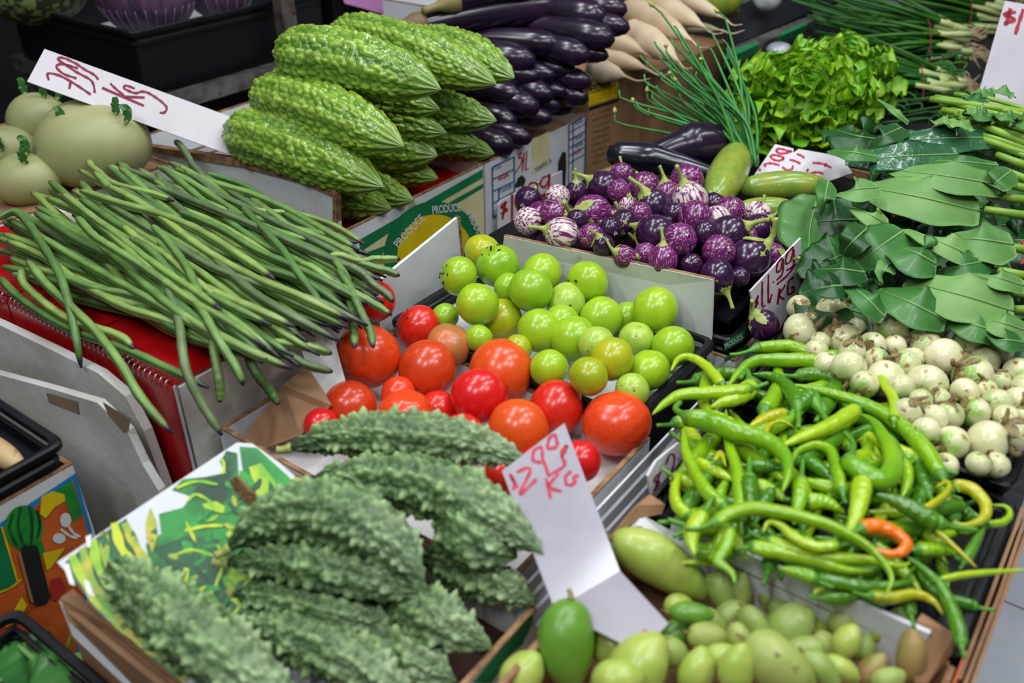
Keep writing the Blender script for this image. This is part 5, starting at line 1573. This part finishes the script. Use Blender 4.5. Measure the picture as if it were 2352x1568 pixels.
wg([(760, 1440, .845), (860, 1475, .855), (960, 1520, .855), (1050, 1565, .845)], 48, 'warty gourd at the bottom right of the box', 39)
wg([(530, 1415, .865), (660, 1455, .872), (800, 1515, .872), (960, 1610, .86)], 50, 'warty gourd at the bottom, second from left', 40)
wg([(240, 1285, .888), (340, 1370, .90), (470, 1475, .898), (600, 1570, .885), (720, 1670, .865)], 68, 'long warty gourd at the lower left on the printed asparagus', 41)

# ------------------------------------------------------------------ long eggplants, radishes, cucumbers
def long_egg(s, e, R, label, m='long_egg', bulge=.7, group='long dark eggplants'):
    n, ns = 40, 24
    P = catmull([s, (s + e) / 2 + ZX * .008, e], n)
    t = np.linspace(0, 1, n)
    prof = np.interp(t, [0, .05, .2, .5, bulge + .1, .92, .97, .99, 1], [.42, .5, .6, .78, 1, .82, .55, .3, .08])
    k = np.ones(5) / 5
    prof = np.concatenate([prof[:2], np.convolve(prof, k, 'same')[2:-2], prof[-2:]])
    o = tube('long_eggplant', P, prof * R, ns, M[m])
    tag(o, label, 'eggplant', group)
    d = unit(P[0] - P[3])
    S = catmull([P[2], P[0], P[0] + d * R * .8, P[0] + d * R * 1.9], 10)
    tube('calyx', S, np.array([.62, .66, .62, .52, .40, .3, .24, .22, .21, .22]) * R, 12, M['calyx_brown'], o)
    return o


LE = [((1303, 18), 40, 1.12, (955, 60)), ((1396, 46), 36, 1.115, None), ((1290, 106), 28, 1.075, (1010, 90)), ((1232, 143), 31, 1.05, None), ((1355, 130), 29, 1.06, None), ((1412, 93), 32, 1.085, None), ((1447, 66), 26, 1.10, None),
      ((1441, 26), 26, 1.13, None), ((1398, 130), 22, 1.05, None), ((1240, 178), 24, 1.02, None), ((1278, 175), 24, 1.02, None), ((1324, 166), 24, 1.02, None), ((1203, 224), 29, .985, None), ((1240, 250), 31, .965, None), ((1272, 222), 28, .985, None),
      ((1302, 212), 20, .985, None), ((1352, 228), 26, .965, None), ((1268, 275), 26, .94, None), ((1187, 284), 29, .945, None), ((1182, 340), 33, .912, None), ((1222, 320), 26, .92, None), ((1288, 245), 22, .955, None), ((1180, 300), 26, .93, None), ((1315, 250), 24, .93, None), ((1360, 190), 24, 1.0, None), ((1200, 190), 24, 1.01, None)]
ROWN = row_labels([e[0] for e in LE], 5, ['top', 'second', 'third', 'fourth', 'bottom'])
for i, (e, hw, z, s) in enumerate(LE):
    E_ = PZ(*e, z)
    D_ = unit(-BX * .9 + AX * rng.uniform(.15, .35) - ZX * .02)
    S_ = PZ(*s, z + .0) if s else E_ - D_ * rng.uniform(.22, .27)
    long_egg(S_, E_, hw * 1.12 * depth(E_) / FPX, 'glossy dark purple long eggplant, %s of the back pile' % ROWN[i])
long_egg(PZ(1040, 5, 1.16), PZ(1230, -30, 1.17), .035, 'long eggplant lying highest, its brown stem end at the top edge of the photo')
long_egg(PZ(1662, 410, .93), PZ(1392, 352, .955), .030, 'blue black eggplant behind the purple round eggplants', 'long_egg_blue', .55, 'loose large eggplants')
o = long_egg(PZ(1475, 370, .945), PZ(1668, 325, .965), .044, 'large glossy dark eggplant in front of the chives', 'long_egg', .45, 'loose large eggplants')


def root(s, e, R, label, m, name, cat, group, tail=True, sag=0.0):
    n = 34
    P = catmull([s, (s + e) / 2 + ZX * sag, e], n)
    t = np.linspace(0, 1, n)
    prof = np.interp(t, [0, .04, .12, .45, .75, .92, 1], [.4, .82, .98, 1, .62, .18, .05] if tail else [.25, .6, .88, 1, .92, .62, .2])
    if not tail:
        prof = np.sqrt(np.clip(1 - (2 * t - 1) ** 2, .01, 1)) ** .8
    o = tube(name, P, prof * R, 20, M[m])
    tag(o, label, cat, group)
    return o


DK = [((1440, 18), (1592, 95), 30, 1.07, 'broadest white radish pointing at the chives'), ((1480, 2), (1622, 64), 28, 1.09, 'white radish second from the top edge'), ((1545, -12), (1668, 44), 18, 1.10, 'white radish at the top edge of the photo'),
      ((1446, 68), (1560, 142), 32, 1.035, 'white radish in the middle of the radish pile'), ((1385, 92), (1482, 122), 24, 1.03, 'white radish next to the eggplants, upper one'), ((1375, 130), (1490, 160), 20, 1.0, 'white radish next to the eggplants, lower one'),
      ((1345, 162), (1440, 176), 26, .985, 'lowest white radish above the yellow carton label'), ((1530, 62), (1660, 70), 15, 1.055, 'thin white radish lying crosswise at the right'), ((1400, 40), (1520, 60), 30, 1.02, 'white radish half hidden in the pile')]
for s, e, hw, z, lab in DK:
    S_, E_ = PZ(*s, z), PZ(*e, z - .015)
    o = root(S_, E_, hw * depth(S_) / FPX, lab, 'daikon', 'white_radish', 'radish', 'white radishes', True, .004)
    d = unit(E_ - S_)
    T_ = catmull([E_ - d * .004, E_ + d * .025 - ZX * .006, E_ + d * .055 + ZX * .004], 8)
    tube('root_tail', T_, np.linspace(.003, .0008, 8), 6, M['daikon'], o)

root(PZ(1702, 338, .955), PZ(1640, 462, .945), .034, 'striped yellow green cucumber standing up against the dark eggplant', 'cucumber', 'cucumber', 'cucumber', 'striped cucumbers', False)
root(PZ(1692, 432, .925), PZ(1905, 428, .935), .025, 'wet striped cucumber lying in front of the torn price card', 'cucumber', 'cucumber', 'cucumber', 'striped cucumbers', False, .004)
root(PZ(1690, 480, .912), PZ(1830, 478, .915), .020, 'pale cucumber half hidden behind the round eggplants', 'cucumber', 'cucumber', 'cucumber', 'striped cucumbers', False)
root(PZ(-60, 1000, .872), PZ(48, 1072, .868), .015, 'beige spotted root in the black crate at left', 'spotted_beige', 'lotus_root', 'root', None, False)

# ------------------------------------------------------------------ leaves
def leaf_geo(P, hw, nrm, ruff=.1, freq=3.0, cup=.15, seed=0, shape='oval', n=22, m=13, th=.0007):
    r = np.random.RandomState(seed)
    P = catmull(P, n)
    T = np.gradient(P, axis=0)
    T /= np.linalg.norm(T, axis=1)[:, None] + 1e-9
    nrm = unit(nrm)
    S = np.cross(np.tile(nrm, (n, 1)), T)
    S /= np.linalg.norm(S, axis=1)[:, None] + 1e-9
    Nn = np.cross(T, S)
    t = np.linspace(0, 1, n)
    if shape == 'oval':
        w = np.sin(np.clip(t * .93 + .05, 0, 1) ** .85 * math.pi) ** .5
    elif shape == 'round':
        w = np.sqrt(np.clip(1 - (2 * t - 1) ** 2, 0, 1))
    else:
        w = np.clip(t, 0, 1) ** .6 * (1 - .25 * np.clip((t - .85) / .15, 0, 1) ** 2)
    w = np.clip(w, .03, 1) * (1 + .06 * np.sin(t * 17 + seed))
    u = np.linspace(-1, 1, m)
    ph = r.uniform(0, 6, 3)
    edge = np.abs(u)[None] ** 1.6
    z = cup * (np.abs(u)[None] ** 1.5) + ruff * edge * (np.sin(freq * 6.28 * t[:, None] + ph[0] + np.sign(u)[None] * ph[1]) + .5 * np.sin(freq * 11 * t[:, None] + ph[2])) - .05 * np.exp(-(u / .15) ** 2)[None]
    V = P[:, None] + S[:, None] * (u[None, :, None] * w[:, None, None] * hw) + Nn[:, None] * (z * hw)[..., None]
    A = V.reshape(-1, 3)
    Bv = (V - Nn[:, None] * th).reshape(-1, 3)
    i, j = np.meshgrid(np.arange(n - 1), np.arange(m - 1), indexing='ij')
    Q = np.stack([i * m + j, (i + 1) * m + j, (i + 1) * m + j + 1, i * m + j + 1], -1).reshape(-1, 4)
    k = n * m
    per = [a * m for a in range(n)] + [(n - 1) * m + b for b in range(1, m)] + [a * m + m - 1 for a in range(n - 2, -1, -1)] + [b for b in range(m - 2, 0, -1)]
    per = np.array(per)
    p2 = np.roll(per, -1)
    E = np.stack([per, per + k, p2 + k, p2], -1)
    return np.vstack([A, Bv]), (np.vstack([Q, Q[:, ::-1] + k, E[:, ::-1]]), np.zeros((0, 3), int)), P, Nn


def leaf(parent, P, hw, mname, nrm=None, rib=True, **kw):
    nrm = nrm if nrm is not None else unit(ZX * .8 - FW * .6)
    V, F, C, Nn = leaf_geo(P, hw, nrm, **kw)
    o = solid('leaf', V, F, M[mname], parent, True)
    if rib:
        C2 = C + Nn * (hw * -.03)
        tube('midrib', C2[:-1], np.linspace(.0018, .0005, len(C2) - 1), 6, M['rib'], o)
    return o


lz = lambda y: 1.045 - (y - 290) * .00024
LV = [  # zoomed base, tip, half width, skin, bunch
    ((1440, 300), (715, 330), 66, 'leaf_blue', 0), ((1180, 400), (500, 445), 72, 'leaf_blue', 0), ((1420, 470), (960, 440), 34, 'leaf', 0), ((1500, 500), (1340, 640), 60, 'leaf', 0), ((880, 215), (700, 70), 22, 'leaf_pale', 0),
    ((840, 240), (640, 350), 60, 'leaf_dark', 0), ((700, 420), (400, 380), 40, 'leaf', 0),
    ((1465, 590), (755, 490), 80, 'leaf_pale', 1), ((1310, 740), (590, 590), 112, 'leaf_pale', 1), ((1515, 940), (1100, 900), 105, 'leaf_pale', 1), ((1300, 1030), (865, 850), 70, 'leaf_pale', 1), ((700, 600), (440, 640), 60, 'leaf_pale', 1),
    ((760, 830), (540, 715), 62, 'leaf_pale', 1), ((850, 860), (570, 1070), 95, 'leaf', 1), ((640, 840), (470, 1010), 66, 'leaf_dark', 1), ((1050, 1060), (820, 950), 105, 'leaf', 1), ((1380, 1040), (1050, 1110), 62, 'leaf', 1), ((400, 560), (362, 770), 46, 'leaf', 1),
    ((1515, 1340), (862, 1160), 118, 'leaf_pale', 2), ((1573, 1190), (1255, 1110), 55, 'leaf_pale', 2), ((775, 1040), (700, 1175), 42, 'leaf_pale', 2), ((1110, 1400), (700, 1210), 95, 'leaf', 2), ((740, 1380), (510, 1160), 66, 'leaf', 2),
    ((510, 1190), (325, 1215), 62, 'leaf_dark', 2), ((1460, 1480), (1100, 1390), 75, 'leaf', 2), ((1590, 1460), (1290, 1380), 62, 'leaf_pale', 2), ((1573, 1530), (1350, 1520), 50, 'leaf', 2), ((620, 1110), (330, 1090), 70, 'leaf_dark', 2)]
BL = ['wet bunch of broad green leaves on top of the leafy heap', 'middle bunch of broad pale backed leaves beside the cucumbers', 'lowest bunch of broad leaves just behind the white eggplants']
BU = [empty('leafy_green_bunch', PZ(2230, y, .90), BL[k], 'leafy greens', 'leafy green bunches') for k, y in enumerate((400, 520, 680))]
lr = random.Random(3)
for i, (b, t, hw, sk, bn) in enumerate(LV):
    q = [(1750 + x / 2.613, 200 + y / 2.613) for x, y in (b, ((b[0] + t[0]) / 2, (b[1] + t[1]) / 2 - 10), t)]
    zz = [lz(q[0][1]) + .006, lz(q[1][1]) + .018, lz(q[2][1]) - .004]
    lift = .004 * (i % 4)
    P = [PZ(x, y, z + lift) for (x, y), z in zip(q, zz)]
    w = hw / 2.613 * depth(P[1]) / FPX * 1.5
    leaf(BU[bn], P, w, sk, nrm=unit(ZX * .55 - FW * .8 + RT * lr.uniform(-.2, .2)), seed=i, ruff=.045 if sk != 'leaf_dark' else .12, freq=1.0 + (i % 3) * .4, cup=-.06)
P = [PZ(1880, 448, .985), PZ(1862, 520, .965), PZ(1858, 592, .945)]
o = leaf(BU[1], P, .052, 'leaf', nrm=unit(-FW + ZX * .3), seed=77, ruff=.05, cup=-.08, shape='round')
for i in range(60):
    x, y = lr.uniform(1890, 2350), lr.uniform(300, 780)
    if y < 420 and x < 1960:
        continue
    a = lr.uniform(2.4, 3.9)
    L = lr.uniform(50, 90)
    z = lz(y) - .03
    P = [PZ(x + L, y - L * .3 * math.sin(a), z), PZ(x, y, z + .012), PZ(x - L, y + L * .6 * math.sin(a), z - .005)]
    leaf(BU[0 if y < 430 else 1 if y < 590 else 2], P, lr.uniform(.034, .052), 'leaf_dark' if i % 3 else 'leaf', nrm=unit(ZX * .6 - FW * .7), seed=200 + i, ruff=.18, cup=-.1)
for k, (p, q, bn) in enumerate([((2290, 355), (2380, 390), 0), ((2310, 392), (2390, 425), 0), ((2280, 450), (2390, 462), 1), ((2300, 420), (2390, 440), 0), ((2285, 560), (2390, 580), 1), ((2300, 640), (2390, 665), 2), ((2330, 672), (2390, 678), 2), ((2290, 620), (2390, 640), 2),
                                ((2330, 710), (2400, 712), 2), ((2260, 480), (2390, 500), 1), ((2310, 330), (2390, 352), 0)]):
    S = catmull([PZ(*p, lz(p[1]) + .004), PZ((p[0] + q[0]) / 2, (p[1] + q[1]) / 2, lz(p[1]) + .002), PZ(*q, lz(q[1]) - .004)], 10)
    tube('stalk', S, np.linspace(.0055, .0075, 10), 8, M['stalk'], BU[bn])
ring = [PZ(2345 + 10 * math.cos(t), 580 + 26 * math.sin(t), .975) for t in np.linspace(-1.6, 1.6, 9)]
tube('rubber_band', np.array(ring), np.full(9, .0016), 6, M['print_red'], BU[1])

cb = empty('stalk_bunch', PZ(2260, 290, .91), 'bundle of yellow green cut stalks at the right edge above the leafy greens', 'leafy greens')
for i in range(34):
    f = i / 33
    x0, y0 = 2135 + 60 * lr.random() + 40 * f, 222 + 90 * f + lr.uniform(-10, 10)
    x1, y1 = 2380, 262 + 110 * f + lr.uniform(-16, 16)
    z = 1.06 + .012 * lr.random() - .03 * f
    S = catmull([PZ(x0, y0, z), PZ((x0 + x1) / 2, (y0 + y1) / 2 - lr.uniform(0, 10), z + .006), PZ(x1, y1, z - .004)], 10)
    tube('stalk', S, np.full(10, lr.uniform(.0035, .006)), 7, M['stalk'], cb)
for i in range(12):
    x, y = lr.uniform(2140, 2360), lr.uniform(212, 300)
    P = [PZ(x + 30, y + 8, 1.07), PZ(x, y - 4, 1.08), PZ(x - 34, y - 2, 1.07)]
    leaf(cb, P, .014, 'leaf_pale' if i % 2 else 'leaf', seed=300 + i, ruff=.2, rib=False)

# curly lettuce
lt = empty('curly_lettuce', PZ(1840, 335, .90), 'bright green frilly lettuce head in front of the dark shelf', 'lettuce')
c0 = PZ(1835, 262, .965)
c1 = PZ(1925, 190, .985)
for c, rr in ((c0, .095), (c1, .075)):
    V, F = ball(1, 20, 26)
    solid('heart', V * rr * np.array([1.25, 1, .9]) + c, F, M['lettuce'], lt)
NL = 290
for i in range(NL):
    f = (i + .5) / NL
    ph = i * 2.39996
    el = math.asin(max(-.55, 1 - 1.5 * f))
    d = np.array([math.cos(el) * math.cos(ph), math.cos(el) * math.sin(ph), math.sin(el) + .05])
    if np.dot(d, FW) > .62:
        continue
    c, rr = (c0, .128) if i % 4 else (c1, .108)
    e = c + d * np.array([1.22, 1.0, .90]) * rr * lr.uniform(.88, 1.10)
    s = c + d * rr * .62
    side = unit(np.cross(d, [lr.uniform(-1, 1), lr.uniform(-1, 1), lr.uniform(-.3, .3)]))
    leaf(lt, [s, (s + e) / 2, e], lr.uniform(.018, .027), 'lettuce', nrm=side, rib=False, seed=500 + i, ruff=.42, freq=3.4, cup=.4, shape='fan', n=13, m=21)

# chives
cv = empty('chive_bunch', PZ(1715, 372, .90), 'bunch of thin chives with small buds leaning over the cartons', 'chives')
CVT = [(1504, 17), (1503, 95), (1566, 97), (1622, 62), (1652, 30), (1470, 128), (1490, 188), (1422, 207), (1412, 262), (1540, 148), (1585, 118), (1600, 90), (1530, 110), (1552, 190), (1572, 160), (1480, 170), (1610, 140), (1630, 110), (1515, 130), (1595, 180), (1455, 235), (1560, 215), (1580, 130), (1542, 88), (1605, 200), (1498, 215), (1520, 165)]
for i in range(44):
    tx, ty = CVT[i % len(CVT)]
    if i >= len(CVT):
        tx, ty = tx + lr.uniform(-40, 50), ty + lr.uniform(20, 90)
    bx, by = 1715 + lr.uniform(-22, 26), 375 + lr.uniform(-20, 14)
    dt = lr.uniform(1.62, 1.82)
    db = 1.66 + lr.uniform(-.03, .05)
    mx, my = bx + (tx - bx) * .45 + lr.uniform(-8, 36), by + (ty - by) * .45 + lr.uniform(-20, 8)
    S = catmull([PDp(bx, by, db), PDp(mx, my, (db + dt) / 2), PDp(tx + lr.uniform(-4, 14) + 8, ty + 22, dt), PDp(tx, ty, dt)], 18)
    bl = tube('blade', S, np.linspace(.0040, .0018, 18), 6, M['chive'], cv)
    if i % 4 == 0:
        e = S[-1]
        P = np.array([e + (e - S[-2]) * k * .35 for k in np.linspace(0, 3, 8)])
        tube('bud', P, np.array([.001, .003, .004, .0045, .004, .003, .002, .0008]), 7, M['chive_bud'], bl)

# spring onions
for k, (p0, p1, lab, dd) in enumerate([((2230, 150), (1900, 10), 'upper bundle of spring onions with white ends behind the lettuce', 2.35), ((2210, 95), (1960, 60), 'bundle of spring onions tied with red band behind the lettuce', 2.2), ((2200, 210), (1930, 160), 'lower bundle of dark green spring onions behind the lettuce', 2.12), ((2330, 40), (2000, -40), 'far bundle of spring onions at the top edge of the photo', 2.55)]):
    sp_ = empty('spring_onion_bunch', PDp(p0[0], p0[1], dd) * np.array([1, 1, 0]) + ZX * .93, lab, 'spring onions', 'spring onion bundles')
    for i in range(46):
        jx, jy = lr.uniform(-26, 26), lr.uniform(-34, 34)
        ex, ey = p1[0] + lr.uniform(-90, 70), p1[1] + jy * 2.6 + lr.uniform(-30, 70)
        S = catmull([PDp(p0[0] + jx, p0[1] + jy, dd + lr.uniform(-.04, .05)), PDp((p0[0] + ex) / 2, (p0[1] + ey) / 2 - 6 + jy * .4, dd - .02 + lr.uniform(-.04, .06)), PDp(ex, ey, dd + lr.uniform(-.05, .1))], 12)
        st = tube('leaf_blade', S[2:], np.linspace(.0055, .0022, 10), 6, M['onion_green'], sp_)
        if i % 2 == 0:
            tube('white_end', S[:4], np.array([.007, .0075, .0065, .0055]), 7, M['onion_white'], sp_)
    for i in range(22):
        jx, jy = lr.uniform(-10, 26), lr.uniform(-36, 36)
        a = PDp(p0[0] + jx, p0[1] + jy, dd)
        P = catmull([a, a + RT * .02 + UPV * lr.uniform(-.015, .015), a + RT * lr.uniform(.03, .06) + UPV * lr.uniform(-.03, .02)], 7)
        tube('root_hairs', P, np.linspace(.004, .001, 7), 5, M['roots'], sp_)
    rb = [PDp((p0[0] * .68 + p1[0] * .32) + 8 * math.cos(t), (p0[1] * .68 + p1[1] * .32) + 40 * math.sin(t), dd - .06) for t in np.linspace(-1.6, 1.6, 9)]
    tube('rubber_band', np.array(rb), np.full(9, .0013), 6, M['ink_red'], sp_)
# dark herbs in the shadow under the bundles
hbn = empty('herb_bunch', PZ(2080, 240, .93), 'dark feathery green herbs between the lettuce and the upper right price board', 'herbs')
for i in range(90):
    x, y = lr.uniform(1960, 2230), lr.uniform(130, 300)
    dd = 2.0 + (300 - y) * .001
    a = PDp(x, y, dd)
    P = catmull([a, a + UPV * .02 + RT * lr.uniform(-.03, .01), a + UPV * .01 - RT * lr.uniform(.05, .11)], 8)
    tube('frond', P, np.linspace(.003, .001, 8), 5, M['onion_green'], hbn)
for i in range(34):
    x, y = lr.uniform(1960, 2240), lr.uniform(140, 320)
    dd = 2.08 + (300 - y) * .001
    a = PDp(x, y, dd)
    leaf(hbn, [a, a - RT * .03 + UPV * .008, a - RT * .065], lr.uniform(.014, .024), 'leaf_dark', seed=700 + i, rib=False, ruff=.25)

# ------------------------------------------------------------------ kohlrabi
def kohlrabi(px, py, rx, ry, z, label, sprigs=()):
    c = PZ(px, py, z)
    R = rx * depth(c) / FPX
    V, F = ball(1, 28, 34, lambda t, th: 1 + .03 * np.cos(3 * th) + .05 * np.sin(2 * th + t * 3))
    o = solid('kohlrabi', V * R * np.array([1, 1, ry / rx]) + c, F, M['kohlrabi'])
    tag(o, label, 'kohlrabi', 'kohlrabi bulbs')
    for k, (sx, sy) in enumerate(sprigs):
        d = unit(pxdir(px, py, math.degrees(math.atan2(py - sy, sx - px)), 0))
        off = math.hypot(sx - px, sy - py) / rx
        h = math.sqrt(max(0.02, 1 - min(off, .97) ** 2))
        b = c + (d * min(off, .97) - unit(ray(px, py)) * h) * R * .97 * np.array([1, 1, ry / rx])
        out = unit(b - c)
        S = catmull([b - out * .004, b + out * .003, b + out * .006 + ZX * .003], 7)
        tube('leaf_stub', S, np.linspace(.0035, .002, 7), 7, M['calyx'], o)
        lf = b + out * .005
        leaf(o, [lf, lf + ZX * .018 + out * .006, lf + ZX * .030 + RT * .008 * (k % 2 * 2 - 1)], .008, 'leaf', seed=900 + k + int(px), rib=False, ruff=.2, nrm=unit(-FW + ZX * .2))
    return o


kohlrabi(212, 330, 122, 100, .99, 'largest kohlrabi bulb under the long price card', ((150, 275), (260, 250), (285, 270)))
kohlrabi(88, 275, 66, 62, .99, 'kohlrabi bulb with sprouting leaves left of the largest one', ((60, 218), (100, 225), (130, 228)))
kohlrabi(20, 345, 60, 56, .96, 'kohlrabi bulb at the left edge of the photo', ((5, 345),))
kohlrabi(60, 412, 72, 60, .955, 'lowest kohlrabi bulb with a small green sprig', ((58, 350), (55, 372)))

# pumpkin and cabbages in the back crate
def big_ball(px, py, r, d, sq, m, name, label, cat, ribs=0):
    c = PDp(px, py, d)
    R = r * d / FPX
    V, F = ball(1, 34, 44, (lambda t, th: 1 + .03 * np.cos(ribs * th)) if ribs else None)
    o = solid(name, V * R * np.array([1, 1, sq]) + c, F, M[m])
    tag(o, label, cat)
    return o, c, R


o, c, R = big_ball(70, -52, 128, 2.08, .82, 'pumpkin', 'pumpkin', 'mottled green pumpkin in the black crate at the top left', 'pumpkin', 9)
tube('stem', catmull([c + ZX * R * .7, c + ZX * R * .95, c + ZX * R * 1.05 + RT * .02], 6), np.linspace(.02, .012, 6), 8, M['calyx_brown'], o)
o, c, R = big_ball(332, -36, 116, 2.02, 1.0, 'cabbage', 'purple_cabbage', 'purple cabbage with pale veins in the black crate', 'cabbage')
for k in range(15):
    a = -2.9 + k * .2
    P = []
    for t in np.linspace(.25, 1.25, 10):
        d = np.array([math.sin(t) * math.cos(a), math.sin(t) * math.sin(a), -math.cos(t)])
        P.append(c + d * R * 1.002)
    tube('vein', np.array(P), np.linspace(.002, .0008, 10), 5, M['cabbage_vein'], o)
o, c, R = big_ball(500, -44, 84, 2.14, 1.0, 'cabbage', 'purple_cabbage', 'second purple cabbage partly hidden beside the metal post', 'cabbage')
for k in range(8):
    a = -2.6 + k * .3
    tube('vein', np.array([c + np.array([math.sin(t) * math.cos(a), math.sin(t) * math.sin(a), -math.cos(t)]) * R * 1.002 for t in np.linspace(.3, 1.3, 8)]), np.linspace(.002, .0008, 8), 5, M['cabbage_vein'], o)
o, c, R = big_ball(1648, -6, 60, 2.5, .8, 'cucumber', 'green_melon', 'dark green melon behind the white radishes', 'melon', 8)
tube('stem', catmull([c + ZX * R * .68, c + ZX * R * .9, c + ZX * R * .95 + RT * .015], 6), np.linspace(.012, .008, 6), 8, M['calyx_brown'], o)
o, c, R = big_ball(1762, 0, 32, 2.3, .8, 'crumple', 'crumpled_wrap', 'crumpled clear plastic wrap on the dark shelf', 'plastic wrap', 5)
o, c, R = big_ball(1790, 118, 30, 2.15, .7, 'crumple', 'crumpled_wrap', 'crumpled plastic wrap behind the lettuce under the shelf edge', 'plastic wrap', 5)

# leaves in the lower left crate
lf = empty('leafy_green_bunch', PZ(90, 1530, .70), 'loose green leaves in the black crate at the lower left corner', 'leafy greens')
for i, (b, m_, t, w, sk) in enumerate([((195, 1490), (150, 1510), (100, 1565), .036, 'leaf_pale'), ((95, 1600), (90, 1530), (80, 1470), .040, 'leaf'), ((40, 1600), (30, 1550), (10, 1500), .036, 'leaf'), ((150, 1620), (130, 1580), (60, 1560), .036, 'leaf'),
                                       ((-20, 1560), (10, 1530), (40, 1520), .03, 'leaf_dark'), ((130, 1540), (110, 1500), (60, 1500), .03, 'leaf_dark')]):
    leaf(lf, [PZ(b[0] - 45, b[1] + 10, .735), PZ(m_[0] - 45, m_[1] + 10, .755), PZ(t[0] - 45, t[1] + 10, .74)], w, sk, seed=40 + i, ruff=.12, nrm=unit(ZX - FW * .4))
tube('stalk', catmull([PZ(150, 1502, .736), PZ(165, 1455, .76), PZ(170, 1425, .78)], 8), np.linspace(.002, .0014, 8), 6, M['stalk'], lf)
